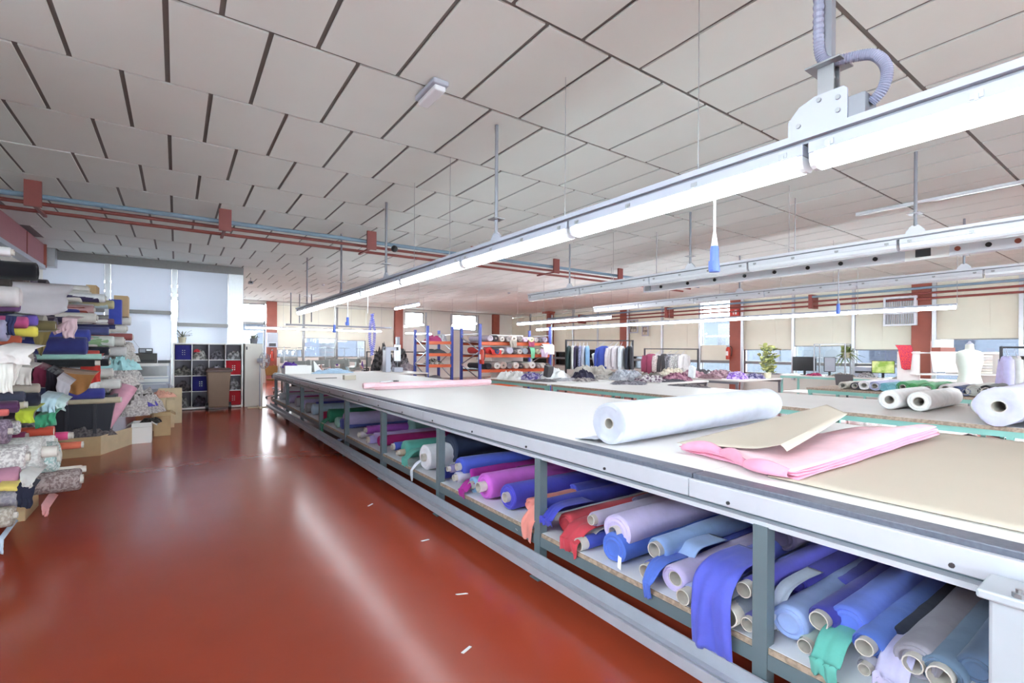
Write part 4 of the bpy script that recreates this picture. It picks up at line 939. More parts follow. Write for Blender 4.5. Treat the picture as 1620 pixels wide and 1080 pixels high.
# ================================================================== STACKED FABRIC STORE ALONG THE AISLE
rk = thing('storage_rack', 'grey steel storage rack buried under the stacked fabric rolls', 'rack', (-1.9, 8.3, 0))
for y in (4.75, 6.6, 8.5, 10.4, 11.9):
    for x in (-2.3, -1.5):
        MB().box(x - 0.025, y - 0.025, 0, x + 0.025, y + 0.025, 2.35).build('upright', M_GREYM, rk)
for z in (0.28, 0.72, 1.15, 1.6, 2.05):
    MB().box(-2.35, 4.7, z, -1.46, 11.95, z + 0.03).build('shelf_board', M_GREYM, rk)
MB().box(-2.42, 4.7, 0, -2.4, 11.95, 2.35).build('back_panel', M_DARKM, rk)
PILE_ROLLS = [
    ((-0.946, 5.2, 0.663), 0.804, 0.103, (221, 220, 217), (176, 172, 172), 0.034, 0.02, 0.07, 'white speckled lace roll with hollow end in the fabric store'),
    ((-0.887, 5.4, 0.655), 0.863, 0.139, (215, 214, 211), (190, 188, 186), 0.046, 0.09, 0.07, 'pale grey lace roll in the fabric store'),
    ((-0.825, 5.6, 0.575), 0.925, 0.141, (214, 216, 214), (150, 180, 176), 0.043, 0.02, 0.07, 'white and teal lined roll in the fabric store'),
    ((-0.872, 5.75, 0.692), 0.878, 0.055, (225, 224, 221), (200, 200, 198), 0.022, 0.02, 0.07, 'slim white roll lying on the lace rolls in the fabric store'),
    ((-0.676, 5.55, 0.374), 1.074, 0.099, (166, 153, 150), (122, 104, 104), 0.038, 0.02, 0.07, 'brown grey scroll patterned roll in the fabric store'),
    ((-0.68, 5.65, 0.437), 1.07, 0.039, (218, 212, 202), None, 0.028, 0.03, 0.07, 'thin cream roll above the scroll patterned one in the fabric store'),
    ((-0.968, 5.1, 0.55), 0.782, 0.062, (174, 126, 147), None, None, 0.02, 0.07, 'dusty rose roll under the speckled lace in the fabric store'),
    ((-0.974, 5.0, 0.269), 0.776, 0.079, (194, 188, 178), (160, 150, 138), 0.023, 0.02, 0.07, 'beige knitted roll with spiral end close to the floor in the fabric store'),
    ((-1.012, 5.3, 0.325), 0.738, 0.079, (176, 171, 176), (150, 146, 156), None, 0.02, 0.07, 'grey mauve roll above the beige knit in the fabric store'),
    ((-1.003, 5.0, 0.891), 0.747, 0.097, (149, 134, 149), (110, 96, 112), 0.023, 0.02, 0.07, 'mauve boucle roll end at the picture edge in the fabric store'),
    ((-1.008, 5.3, 0.88), 0.742, 0.059, (206, 204, 204), (150, 148, 150), None, 0.02, 0.07, 'speckled white roll beside the mauve boucle in the fabric store'),
    ((-0.915, 6.0, 0.744), 0.835, 0.052, (193, 80, 61), None, 0.04, 0.0, 0.07, 'orange red roll with tan core in the fabric store'),
    ((-0.764, 6.3, 0.557), 0.986, 0.037, (214, 116, 90), None, 0.031, 0.02, 0.07, 'thin coral tube pointing into the aisle in the fabric store'),
    ((-1.082, 5.9, 0.728), 0.668, 0.044, (140, 60, 97), None, 0.028, 0.02, 0.07, 'dark raspberry roll with white label in the fabric store'),
    ((-0.834, 6.1, 0.681), 0.916, 0.042, (205, 75, 125), None, 0.03, 0.04, 0.07, 'hot pink roll with cream core in the fabric store'),
    ((-1.051, 5.2, 1.012), 0.699, 0.029, (207, 104, 99), None, None, 0.02, 0.07, 'small salmon roll at the picture edge in the fabric store'),
    ((-0.999, 5.4, 1.114), 0.751, 0.046, (54, 57, 73), None, None, 0.02, 0.07, 'dark navy folded roll in the fabric store'),
    ((-0.945, 5.6, 1.074), 0.805, 0.059, (37, 37, 52), None, None, 0.02, 0.12, 'black navy folded bundle in the fabric store'),
    ((-1.015, 5.3, 1.044), 0.735, 0.045, (81, 49, 81), None, None, 0.02, 0.25, 'dark purple bundle in the fabric store'),
    ((-1.017, 5.5, 1.04), 0.733, 0.036, (185, 177, 154), None, 0.026, 0.02, 0.07, 'beige roll with open core in the fabric store'),
    ((-0.996, 5.9, 1.147), 0.754, 0.045, (162, 152, 142), None, None, 0.02, 0.12, 'taupe folded bundle in the fabric store'),
    ((-1.119, 5.6, 2.288), 0.631, 0.042, (226, 226, 229), None, 0.026, 0.02, 0.07, 'white paper roll on top of the stack in the fabric store'),
    ((-0.982, 5.7, 2.154), 0.768, 0.081, (28, 28, 33), None, None, 0.02, 0.14, 'black roll with frayed end near the top in the fabric store'),
    ((-1.151, 5.75, 2.053), 0.599, 0.048, (61, 54, 51), None, None, 0.02, 0.07, 'dark brown roll under the black one in the fabric store'),
    ((-1.085, 5.7, 1.931), 0.665, 0.091, (203, 197, 197), None, None, 0.02, 0.04, 'beige roll with pinkish end in the fabric store'),
    ((-1.107, 5.8, 1.857), 0.643, 0.049, (108, 73, 116), None, None, 0.02, 0.07, 'dark violet roll in the fabric store'),
    ((-1.134, 5.6, 1.644), 0.616, 0.093, (151, 147, 172), None, 0.026, 0.02, 0.07, 'grey lilac roll end with dark core in the fabric store'),
    ((-1.183, 6.2, 1.765), 0.567, 0.058, (61, 64, 112), None, None, 0.02, 0.07, 'indigo roll in the fabric store'),
    ((-1.093, 6.0, 1.731), 0.657, 0.051, (192, 87, 135), None, None, 0.02, 0.2, 'magenta cloth roll end in the fabric store'),
    ((-1.066, 6.2, 1.759), 0.684, 0.053, (115, 93, 178), None, None, 0.02, 0.25, 'purple velvet bundle in the fabric store'),
    ((-0.967, 6.4, 1.717), 0.783, 0.056, (106, 94, 64), None, 0.025, 0.0, 0.07, 'olive roll with pale core in the fabric store'),
    ((-1.136, 6.0, 1.572), 0.614, 0.045, (179, 90, 67), None, None, 0.02, 0.07, 'rust orange roll end in the fabric store'),
    ((-1.048, 6.1, 1.65), 0.702, 0.052, (218, 205, 90), None, None, 0.02, 0.3, 'yellow cloth bundle in the fabric store'),
    ((-0.922, 8.0, 1.535), 0.828, 0.119, (53, 56, 112), None, None, 0.02, 0.06, 'thick navy blue roll in the fabric store'),
    ((-0.915, 8.2, 1.667), 0.835, 0.082, (69, 78, 161), None, None, 0.02, 0.07, 'royal blue roll with white label in the fabric store'),
    ((-0.782, 8.0, 1.4), 0.968, 0.04, (155, 192, 179), None, 0.032, 0.0, 0.07, 'long slim mint roll in the fabric store'),
    ((-0.832, 7.9, 1.323), 0.918, 0.047, (35, 36, 39), None, 0.032, 0.05, 0.07, 'black roll with white core in the fabric store'),
    ((-0.841, 8.4, 1.438), 0.909, 0.042, (187, 78, 70), None, None, 0.02, 0.07, 'tomato red roll in the fabric store'),
    ((-0.761, 8.6, 1.314), 0.989, 0.052, (40, 40, 45), None, 0.035, 0.02, 0.07, 'short black roll with cream core in the fabric store'),
    ((-1.08, 7.6, 1.14), 0.67, 0.089, (102, 43, 62), None, None, 0.02, 0.07, 'burgundy roll in the fabric store'),
    ((-1.105, 7.4, 1.208), 0.645, 0.071, (39, 33, 39), None, None, 0.02, 0.2, 'black crumpled roll in the fabric store'),
    ((-0.796, 8.5, 0.897), 0.954, 0.077, (64, 66, 138), None, None, 0.02, 0.06, 'royal blue roll above the black tub in the fabric store'),
    ((-1.079, 7.6, 0.992), 0.671, 0.066, (66, 74, 104), None, None, 0.02, 0.2, 'slate blue bundle in the fabric store'),
    ((-0.666, 9.0, 0.762), 1.084, 0.046, (192, 181, 155), None, 0.037, 0.02, 0.07, 'khaki tube above the pink roll in the fabric store'),
    ((-0.697, 9.4, 0.969), 1.053, 0.077, (223, 222, 217), None, 0.048, 0.02, 0.07, 'white roll beside the printed heap in the fabric store'),
    ((-1.211, 9.9, 2.412), 0.539, 0.059, (226, 224, 222), None, 0.029, 0.02, 0.08, 'short white roll on the top tier by the carton in the fabric store'),
    ((-1.123, 9.9, 2.419), 0.627, 0.059, (213, 210, 205), None, 0.029, 0.02, 0.08, 'cream roll on the top tier by the carton in the fabric store'),
    ((-1.074, 9.6, 2.325), 0.676, 0.057, (195, 192, 187), None, 0.029, 0.02, 0.08, 'grey beige roll on the top tier in the fabric store'),
    ((-1.136, 9.4, 2.237), 0.614, 0.065, (215, 210, 203), None, 0.032, 0.02, 0.08, 'ivory roll on the upper tier in the fabric store'),
    ((-0.937, 9.4, 2.25), 0.813, 0.066, (61, 53, 85), None, 0.033, 0.02, 0.08, 'aubergine roll on the upper tier in the fabric store'),
    ((-0.88, 9.4, 2.254), 0.87, 0.066, (222, 224, 226), None, 0.033, 0.02, 0.08, 'white tube roll on the upper tier in the fabric store'),
    ((-1.037, 9.8, 2.181), 0.713, 0.069, (205, 200, 200), None, None, 0.02, 0.08, 'pale greige roll on the second tier in the fabric store'),
    ((-0.871, 9.8, 2.19), 0.879, 0.069, (189, 205, 212), None, 0.035, 0.02, 0.08, 'pale aqua roll on the second tier in the fabric store'),
    ((-0.81, 9.8, 2.194), 0.94, 0.07, (191, 182, 147), None, None, 0.02, 0.08, 'khaki cored roll on the second tier in the fabric store'),
    ((-1.053, 9.3, 2.068), 0.697, 0.065, (137, 65, 57), None, 0.032, 0.02, 0.08, 'brick red roll below the ivory roll in the fabric store'),
    ((-0.997, 9.3, 2.071), 0.753, 0.065, (193, 153, 153), None, 0.032, 0.02, 0.08, 'rose printed roll below the ivory roll in the fabric store'),
    ((-1.137, 9.3, 2.063), 0.613, 0.064, (66, 71, 138), None, 0.032, 0.02, 0.08, 'blue roll end below the ivory roll in the fabric store'),
    ((-1.139, 9.0, 1.928), 0.611, 0.071, (55, 52, 76), None, 0.035, 0.02, 0.08, 'dark indigo roll on the middle tier in the fabric store'),
    ((-0.937, 9.0, 1.937), 0.813, 0.072, (221, 216, 209), None, 0.036, 0.02, 0.08, 'wide ivory roll on the middle tier in the fabric store'),
    ((-0.888, 10.0, 1.932), 0.862, 0.051, (223, 220, 217), None, 0.025, 0.02, 0.08, 'slim white roll on the middle tier in the fabric store'),
    ((-0.825, 10.0, 1.934), 0.925, 0.051, (107, 80, 99), None, None, 0.02, 0.08, 'mauve cored roll on the middle tier in the fabric store'),
    ((-0.825, 10.2, 1.86), 0.925, 0.042, (62, 63, 103), None, 0.021, 0.02, 0.08, 'navy tube roll on the middle tier in the fabric store'),
    ((-0.659, 10.8, 2.0), 1.091, 0.089, (216, 216, 213), None, None, 0.02, 0.08, 'white wrapped roll at the aisle end of the middle tier in the fabric store'),
    ((-0.706, 10.6, 1.847), 1.044, 0.076, (213, 208, 201), None, 0.038, 0.02, 0.08, 'bagged cream roll at the aisle end in the fabric store'),
    ((-0.646, 10.9, 1.713), 1.104, 0.068, (158, 90, 88), None, 0.034, 0.02, 0.08, 'brick pink roll at the aisle end in the fabric store'),
    ((-0.851, 9.6, 1.769), 0.899, 0.068, (81, 85, 132), None, 0.034, 0.02, 0.08, 'blue printed roll above the pastel roll ends in the fabric store'),
    ((-0.971, 9.2, 1.606), 0.779, 0.083, (209, 164, 164), None, None, 0.02, 0.08, 'rose pastel roll in the pastel group in the fabric store'),
    ((-0.929, 9.2, 1.607), 0.821, 0.083, (225, 222, 215), None, None, 0.02, 0.08, 'cream pastel roll in the pastel group in the fabric store'),
    ((-0.872, 9.2, 1.608), 0.878, 0.083, (153, 182, 165), None, 0.042, 0.02, 0.08, 'sea green pastel roll in the pastel group in the fabric store'),
    ((-0.801, 9.2, 1.609), 0.949, 0.084, (132, 164, 124), None, None, 0.02, 0.08, 'leaf green pastel roll in the pastel group in the fabric store'),
    ((-0.758, 9.2, 1.61), 0.992, 0.084, (207, 213, 207), None, None, 0.02, 0.08, 'pale mint pastel roll in the pastel group in the fabric store'),
    ((-0.832, 9.4, 1.468), 0.918, 0.067, (45, 47, 58), None, 0.033, 0.02, 0.08, 'charcoal roll under the pastel group in the fabric store'),
    ((-0.725, 10.4, 1.626), 1.025, 0.085, (205, 200, 193), None, 0.043, 0.02, 0.08, 'crumpled ivory roll by the aisle end in the fabric store'),
    ((-0.807, 10.4, 1.625), 0.943, 0.085, (189, 184, 181), None, None, 0.02, 0.08, 'crumpled greige roll by the aisle end in the fabric store'),
    ((-0.677, 10.2, 1.456), 1.073, 0.084, (205, 200, 199), None, 0.042, 0.02, 0.08, 'printed ivory roll above the printed heap in the fabric store'),
    ((-0.805, 9.8, 1.119), 0.945, 0.09, (222, 214, 208), None, None, 0.02, 0.08, 'cream crumpled roll above the white bundle in the fabric store')]
for i, (p, L, r, rgb, rgb2, core, prot, lump, label) in enumerate(PILE_ROLLS):
    m = cloth(rgb, rgb2, 55.0) if rgb2 else cloth(rgb)
    # the visible end faces the aisle, so the roll runs back into the rack
    fabric_roll(label, p, L, r, m, d=(-1, 0, 0), core=core, prot=prot, seed=40 + i * 1.9, lump=lump, group='fabric rolls stacked in the storage rack', n=18, seg=9)
# filler rolls that lie deeper in the rack, seen only as dark ends between the others
FILL = [(58, 52, 62), (120, 112, 108), (150, 146, 142), (70, 74, 96), (96, 82, 78), (168, 160, 150), (84, 70, 92), (60, 66, 70)]
FN = ['dark plum', 'warm grey', 'light grey', 'slate blue', 'brown', 'pale beige', 'aubergine', 'charcoal']
k = 0
for zi, z in enumerate((0.31, 0.75, 1.18, 1.63, 2.08)):
    y = 5.75 + 0.2 * (zi % 2)
    while y < 11.7:
        r = random.uniform(0.12, 0.17)
        if not (zi == 4 and y > 9.5 and False):
            for q in range(1):
                fabric_roll('%s fabric roll lying deep inside the storage rack, %s shelf, %s bay' % (FN[(k + 3 * q) % 8], ['lowest', 'second', 'third', 'fourth', 'top'][zi], ['first', 'second', 'third', 'last'][min(3, max(0, int((y - 4.75) / 1.85)))]), (-1.42 + random.uniform(-0.1, 0.12) - 0.1 * q, y + q * r, z + r * 0.98 + q * r * 1.5), 0.8, r, cloth(FILL[(k + 3 * q) % 8]), d=(-1, 0, 0), core=None, seed=k + q * 0.5, lump=0.1, group='rolls deep inside the storage rack', n=12, seg=4)
        k += 1
        y += r * 2.15
# draped and hanging pieces on the stack: quads with sag, hung in front of the rolls
def drape(label, p0, p1, drop, rgb, seed=0, sag=0.0, wave=0.03, taper=0.0, name='draped_cloth', out=0.05, ragged=0.03, rgb2=None, m=None, back=3.0):
    """cloth hanging from the line p0-p1 (world) by drop metres, bulging out towards the aisle"""
    p0, p1 = Vector(p0), Vector(p1)
    def fn(u, v):
        t = 0.5 + (u - 0.5) * (1 - taper * v)
        q = p0.lerp(p1, t)
        q.z += -drop * v * (1 + ragged * 2 * nz(u * 3 + seed, 0.3)) - sag * 4 * u * (1 - u) * v
        bul = out * math.sin(min(1, v * 1.6) * PI / 2) + wave * v * (nz(u * 4.5 + seed, v * 1.3) + 0.25 * nz(u * 8, v * 3 + seed))
        q.y -= bul
        q.x += 0.3 * bul * nz(v * 3, seed)
        if v < 0.12: q.y += (0.12 - v) * back; q.z += (0.12 - v) * 0.1
        return q
    o = MB().grid(fn, 18, 16).build(name, m or (cloth(rgb, rgb2, 50.0) if rgb2 else cloth(rgb)), smooth=True, solid=0.004)
    return tag(o, label, 'cloth', 'loose cloth hanging from the stacked fabric')
DRAPES = [
    ('large cream cloth draped over the near stack', (-1.083, 5.15, 1.536), (-0.892, 5.15, 1.515), 0.142, (226, 222, 220), {'taper': 0.05, 'out': 0.12}),
    ('cream cloth panel hanging at the picture edge', (-1.072, 5.1, 1.428), (-0.999, 5.1, 1.428), 0.258, (230, 228, 222), {'taper': -0.05}),
    ('cream cloth panel tapering to a point', (-1.052, 5.2, 1.417), (-0.963, 5.2, 1.416), 0.193, (220, 214, 208), {'taper': 0.7}),
    ('off-white cloth stack hanging over the taupe bundle', (-1.089, 5.6, 1.374), (-0.984, 5.6, 1.357), 0.167, (206, 200, 194), {}),
    ('olive cloth hanging in a swag', (-1.108, 6.2, 1.681), (-0.954, 6.2, 1.686), 0.199, (112, 98, 60), {'taper': 0.75, 'sag': 0.05}),
    ('dusty pink cloth twisted over the navy roll', (-1.015, 6.6, 1.73), (-0.903, 6.6, 1.798), 0.102, (196, 164, 170), {'taper': 0.2}),
    ('dusty pink cloth falling in a fold', (-0.965, 6.7, 1.846), (-0.838, 6.7, 1.839), 0.234, (206, 178, 184), {'taper': 0.3}),
    ('tan brown cloth swagged over the blue roll', (-1.15, 7.7, 1.256), (-0.799, 7.7, 1.204), 0.178, (150, 104, 62), {'taper': 0.35, 'sag': 0.1}),
    ('burgundy cloth hanging beside the black one', (-1.268, 7.3, 1.334), (-1.131, 7.3, 1.262), 0.207, (112, 40, 64), {}),
    ('black cloth hanging in the stack', (-1.156, 7.2, 1.301), (-1.065, 7.2, 1.23), 0.262, (34, 30, 40), {}),
    ('red cloth hanging behind the tan swag', (-1.048, 8.6, 1.385), (-0.841, 8.6, 1.427), 0.373, (196, 60, 54), {}),
    ('grey cloth falling beside the tan swag', (-1.045, 7.0, 1.224), (-0.934, 7.0, 1.133), 0.257, (176, 172, 178), {'taper': 0.2}),
    ('lime green cloth hanging over the rolls', (-1.057, 5.5, 1.011), (-0.95, 5.5, 1.004), 0.113, (176, 190, 60), {'wave': 0.02}),
    ('green cloth bundle hanging by the tub', (-1.015, 5.9, 0.918), (-0.879, 5.9, 0.937), 0.123, (70, 156, 118), {'wave': 0.08}),
    ('pale blue cloth bundle above the green one', (-1.012, 6.0, 1.083), (-0.895, 6.0, 1.055), 0.148, (178, 204, 214), {'wave': 0.08}),
    ('pale aqua cloth roll end above the tub', (-0.968, 6.2, 1.054), (-0.858, 6.2, 1.0), 0.095, (190, 210, 208), {}),
    ('mustard cloth folded under the rose roll', (-1.047, 5.0, 0.527), (-0.949, 5.0, 0.512), 0.055, (206, 188, 104), {'wave': 0.01}),
    ('navy cloth flap hanging over the carton', (-1.027, 5.3, 0.466), (-0.906, 5.3, 0.428), 0.188, (44, 46, 64), {'taper': 0.4}),
    ('grey lace flap hanging from the white roll', (-0.961, 5.1, 0.578), (-0.865, 5.1, 0.526), 0.096, (196, 194, 192), {'taper': 0.5}),
    ('navy cloth hanging under the violet roll', (-1.142, 5.6, 1.794), (-1.076, 5.6, 1.787), 0.186, (44, 48, 84), {'taper': 0.3}),
    ('pale blue cloth trailing on the floor at the picture edge', (-1.035, 4.95, 0.158), (-1.009, 4.95, 0.139), 0.118, (186, 200, 216), {}),
    ('white cloth hanging beside the royal blue roll', (-0.979, 8.8, 1.076), (-0.872, 8.8, 1.019), 0.21, (226, 224, 224), {'taper': 0.4}),
    ('pink cloth scrap on the carton corner', (-0.983, 5.95, 0.116), (-0.925, 5.95, 0.077), 0.091, (226, 160, 160), {'taper': 0.5, 'wave': 0.02})]
for i, (lab, p0, p1, drop, rgb, kw) in enumerate(DRAPES): drape(lab, p0, p1, drop, rgb, seed=i * 2.3, **kw)
HEAPS = [
    ('large heap of grey printed fabric beside the pink roll', (-0.672, 10.2, 0.418), 0.46, 0.4, 0.7, (206, 200, 196), (138, 130, 130)),
    ('upper heap of black and white printed fabric', (-0.837, 10.4, 0.968), 0.4, 0.36, 0.45, (210, 204, 200), (126, 120, 122)),
    ('crumpled printed cloth at the aisle end of the stack', (-0.754, 10.6, 1.281), 0.2, 0.25, 0.36, (200, 194, 188), (150, 144, 140)),
    ('pale turquoise cloth bundle on the printed heap', (-0.766, 9.9, 1.164), 0.25, 0.2, 0.3, (164, 208, 210), None),
    ('printed cloth tumbling towards the low cartons', (-0.519, 10.8, 0.397), 0.26, 0.3, 0.3, (190, 184, 180), (110, 104, 104)),
    ('printed grey remnants in the cardboard tray', (-1.097, 9.15, 0.247), 0.35, 0.18, 0.2, (130, 122, 122), (70, 64, 70)),
    ('cream crumpled cloth under the bagged roll', (-0.801, 11.0, 1.453), 0.18, 0.22, 0.26, (210, 204, 200), (170, 160, 156)),
    ('pale cloth bundle above the khaki tube', (-0.898, 10.0, 0.91), 0.4, 0.35, 0.4, (214, 206, 200), (150, 140, 140)),
    ('blue violet cloth twist on the printed heap', (-0.406, 10.2, 0.538), 0.16, 0.12, 0.2, (92, 84, 170), None),
    ('peach cloth in the far low box', (-0.222, 11.4, 0.581), 0.2, 0.2, 0.16, (226, 170, 150), None),
    ('black cloth remnant on the white carton', (-0.326, 9.9, 0.291), 0.16, 0.14, 0.12, (50, 48, 46), None)]
for i, (lab, c, a, b, h, rgb, rgb2) in enumerate(HEAPS):
    heap(lab, c, a, b, h, cloth(rgb, rgb2, 38.0, (0.34, 0.7)) if rgb2 else cloth(rgb), seed=i * 1.7 + 5, group='crumpled cloth in the fabric store', rough=0.45, freq=3.5)
for (lab, b, m) in [('brown carton on the floor below the scroll patterned roll', (-1.155, 5.85, -1.071, 6.35, 0, 0.339), 'card'),
('white open carton on the floor beside the cardboard tray', (-0.571, 9.65, -0.318, 10.0, 0, 0.322), 'white'),
('brown open carton behind the white carton', (-0.312, 10.3, -0.074, 10.7, 0, 0.398), 'card'),
('tall cream carton beside the cube shelf', (-0.159, 11.3, -0.023, 11.6, 0, 0.53), 'pale'),
('wide pale carton standing in front of the drawer unit', (-0.293, 11.9, 0.101, 12.3, 0, 0.692), 'pale'),
('pale file box standing behind the brown carton', (-0.363, 11.0, -0.157, 11.4, 0, 0.587), 'pale'),
('small carton on top of the fabric stack', (-1.152, 9.9, -1.034, 10.3, 2.338, 0.157), 'card'),
('tan carton on its side at the top of the stack', (-0.859, 10.4, -0.678, 10.75, 2.047, 0.35), 'card'),
('blue box standing in front of the tan carton', (-0.905, 10.2, -0.747, 10.38, 1.909, 0.403), 'blue')]:
    carton(lab, *b, {'card': M_CARD, 'pale': M_CARDL, 'white': M_WHITE, 'blue': cloth((70, 84, 178))}[m], flaps='open' in lab, group=None)
# white tulle sheet thrown over the top of the stack
M_TULLE = mat('sheer_white_tulle', (226, 224, 228), 0.7, var=0.02, trans=0.5)
drape('sheer white tulle thrown over the top of the fabric stack', (-1.189, 5.9, 2.105), (-0.856, 6.6, 2.175), 0.284, (0,0,0), seed=3.3, wave=0.1, out=0.18, m=M_TULLE, taper=0.12, sag=0.05)
# dark plastic tub and the low cardboard tray in front of it
M_TUB = mat('black_tub_plastic', (34, 35, 46), 0.5, var=0.05)
tb = thing('plastic_tub', 'large black plastic tub wedged in the fabric stack', 'tub', (-1.09, 9.3, 0.25))
tub = lambda s, z: [(-1.09 + sx * (0.36 * s), 9.3 + sy * (0.26 * s), z) for sx, sy in ((-1, -1), (1, -1), (1, 1), (-1, 1))]
MB().loft([tub(0.82, 0.25), tub(1.0, 0.78), tub(0.95, 0.78), tub(0.8, 0.3)], True, True).build('body', M_TUB, tb)
MB().box(-1.47, 9.0, 0.74, -0.71, 9.05, 0.83).box(-1.47, 9.55, 0.74, -0.71, 9.6, 0.83).box(-1.47, 9.05, 0.74, -1.42, 9.55, 0.83).box(-0.76, 9.05, 0.74, -0.71, 9.55, 0.83).build('rim', M_TUB, tb)
for x in (-1.25, -0.95): MB().box(x - 0.02, 9.03, 0.28, x + 0.02, 9.06, 0.74).build('rib', M_TUB, tb)
ty = thing('cardboard_tray', 'low open cardboard tray on the floor in front of the black tub', 'box', (-1.2, 9.4, 0))
MB().box(-1.95, 8.85, 0, -0.88, 8.86, 0.27).build('front_panel', M_CARD, ty)
MB().obox((-0.725, 9.25, 0.135), (0.155, 0.39, 0), (0.004, -0.002, 0), (0, 0, 0.135)).build('side_panel', M_CARDL, ty)
MB().box(-1.95, 8.86, 0.0, -0.85, 9.9, 0.006).build('base_panel', M_CARD, ty)
MB().box(-0.89, 8.845, 0, -0.865, 8.87, 0.27).build('corner_flap', M_CARD, ty)
# pink roll leaning out of the tray
fabric_roll('dusty pink roll leaning out of the cardboard tray', (-0.62, 9.5, 0.92), 0.95, 0.145, cloth((214, 158, 176)), d=(-0.45, -0.35, -0.85), core=None, seed=77, lump=0.06, squash=0.25)

# ================================================================== BY THE OFFICE PARTITION
# white 4 x 4 cube shelf
CX0, CX1, CF, CH = -0.07, 1.43, 14.3, 1.66
cu = thing('cube_shelf', 'white four by four cube shelf filled with boxes and cloth', 'shelf', (0.68, 14.47, 0))
MB().box(CX0, CF, 0, CX0 + 0.035, CF + 0.34, CH).box(CX1 - 0.035, CF, 0, CX1, CF + 0.34, CH).build('side_panel', M_WHITE, cu)
MB().box(CX0 + 0.035, CF, CH - 0.035, CX1 - 0.035, CF + 0.34, CH).build('top_panel', M_WHITE, cu)
MB().box(CX0 + 0.035, CF, 0.02, CX1 - 0.035, CF + 0.34, 0.06).build('base_panel', M_WHITE, cu)
MB().box(CX0 + 0.035, CF + 0.33, 0.06, CX1 - 0.035, CF + 0.34, CH - 0.035).build('back_panel', mat('dark_back_board', (104, 100, 108), 0.8), cu)
cw, chh = (CX1 - CX0 - 0.07) / 4, (CH - 0.035 - 0.06) / 4
for k in range(1, 4):
    MB().box(CX0 + 0.035 + cw * k - 0.008, CF + 0.002, 0.06, CX0 + 0.035 + cw * k + 0.008, CF + 0.33, CH - 0.035).build('divider', M_WHITE, cu)
    for j in range(4):
        MB().box(CX0 + 0.035 + cw * j + 0.008, CF + 0.002, 0.06 + chh * k - 0.008, CX0 + 0.035 + cw * (j + 1) - 0.008, CF + 0.33, 0.06 + chh * k + 0.008).build('shelf_board', M_WHITE, cu)
rows_ = ['bottom', 'third', 'second', 'top']
cols_ = ['first', 'second', 'third', 'fourth']
content = {(3, 0): 'box_blue', (3, 1): (196, 190, 186), (3, 2): (120, 116, 126), (3, 3): (170, 168, 170),
           (2, 0): (130, 126, 120), (2, 1): (136, 132, 140), (2, 2): (170, 164, 176), (2, 3): 'box_red',
           (1, 0): (118, 108, 112), (1, 1): 'box_blue', (1, 3): (160, 158, 162),
           (0, 0): (164, 164, 164), (0, 1): (84, 78, 92), (0, 3): 'box_red'}
for (r, c), v in content.items():
    x0 = CX0 + 0.035 + cw * c + 0.012
    z0 = 0.06 + chh * r + 0.0085
    where = '%s row, %s cubby of the white cube shelf' % (rows_[r], cols_[c])
    if isinstance(v, str):
        rgb = (44, 42, 112) if v == 'box_blue' else (168, 34, 44)
        bx_ = thing('fabric_bin', ('dark blue' if v == 'box_blue' else 'red') + ' fabric bin in the ' + where, 'bin', (x0 + cw / 2, CF + 0.1, z0))
        MB().box(x0, CF + 0.015, z0, x0 + cw - 0.026, CF + 0.31, z0 + chh - 0.03).build('bin_body', cloth(rgb), bx_, bevel=0.008)
        for i in range(2):
            for j in range(3):
                MB().cyl((x0 + cw / 2 - 0.03 + 0.045 * i, CF + 0.015, z0 + 0.13 + 0.05 * j), (x0 + cw / 2 - 0.03 + 0.045 * i, CF + 0.011, z0 + 0.13 + 0.05 * j), 0.009, 8).build('eyelet', M_STEEL, bx_)
    else:
        heap(('pale' if sum(v) > 480 else 'dark' if sum(v) < 300 else 'grey') + ' crumpled cloth in the ' + where, (x0 + cw / 2 - 0.012, CF + 0.16, z0), 0.165, 0.14, 0.33, cloth(v, tuple(int(q * 0.6) for q in v), 14), seed=r * 5 + c * 3.3, name='stored_cloth', cat='cloth', group='cloth stored in the white cube shelf', rough=0.3, nr=10, na=24)
heap('red cloth scrap in the top row of the white cube shelf', (CX0 + 0.035 + cw * 1 + 0.1, CF + 0.1, 0.06 + chh * 3 + 0.2), 0.08, 0.06, 0.1, cloth((200, 60, 70)), 3.0, name='stored_cloth', cat='cloth')
# brown wheelie bin
M_BIN = mat('brown_bin_plastic', (132, 108, 90), 0.5, var=0.03)
wbn = thing('wheelie_bin', 'brown plastic wheelie bin parked in front of the cube shelf', 'bin', (0.86, 13.9, 0))
def rr(cx, cy, w, d, z): return [(cx - w, cy - d, z), (cx + w, cy - d, z), (cx + w, cy + d, z), (cx - w, cy + d, z)]
MB().loft([rr(0.86, 13.95, 0.21, 0.2, 0.08), rr(0.86, 13.93, 0.245, 0.27, 0.95)]).build('body', M_BIN, wbn, bevel=0.02)
MB().loft([rr(0.86, 13.92, 0.275, 0.3, 0.95), rr(0.86, 13.92, 0.28, 0.305, 0.99), rr(0.86, 13.92, 0.24, 0.26, 1.04)]).build('lid', mat('dark_brown_plastic', (96, 76, 72), 0.5), wbn, bevel=0.012)
MB().cyl((0.62, 14.2, 0.99), (1.1, 14.2, 0.99), 0.018, 8).build('handle', M_BIN, wbn)
for x in (0.62, 1.1):
    w_ = MB().cyl((x - 0.03, 13.88, 0.1), (x + 0.03, 13.88, 0.1), 0.1, 18).build('wheel', M_BLACK, wbn)
    MB().cyl((x - 0.035, 13.88, 0.1), (x + 0.035, 13.88, 0.1), 0.04, 12).build('hub', M_STEEL, w_)
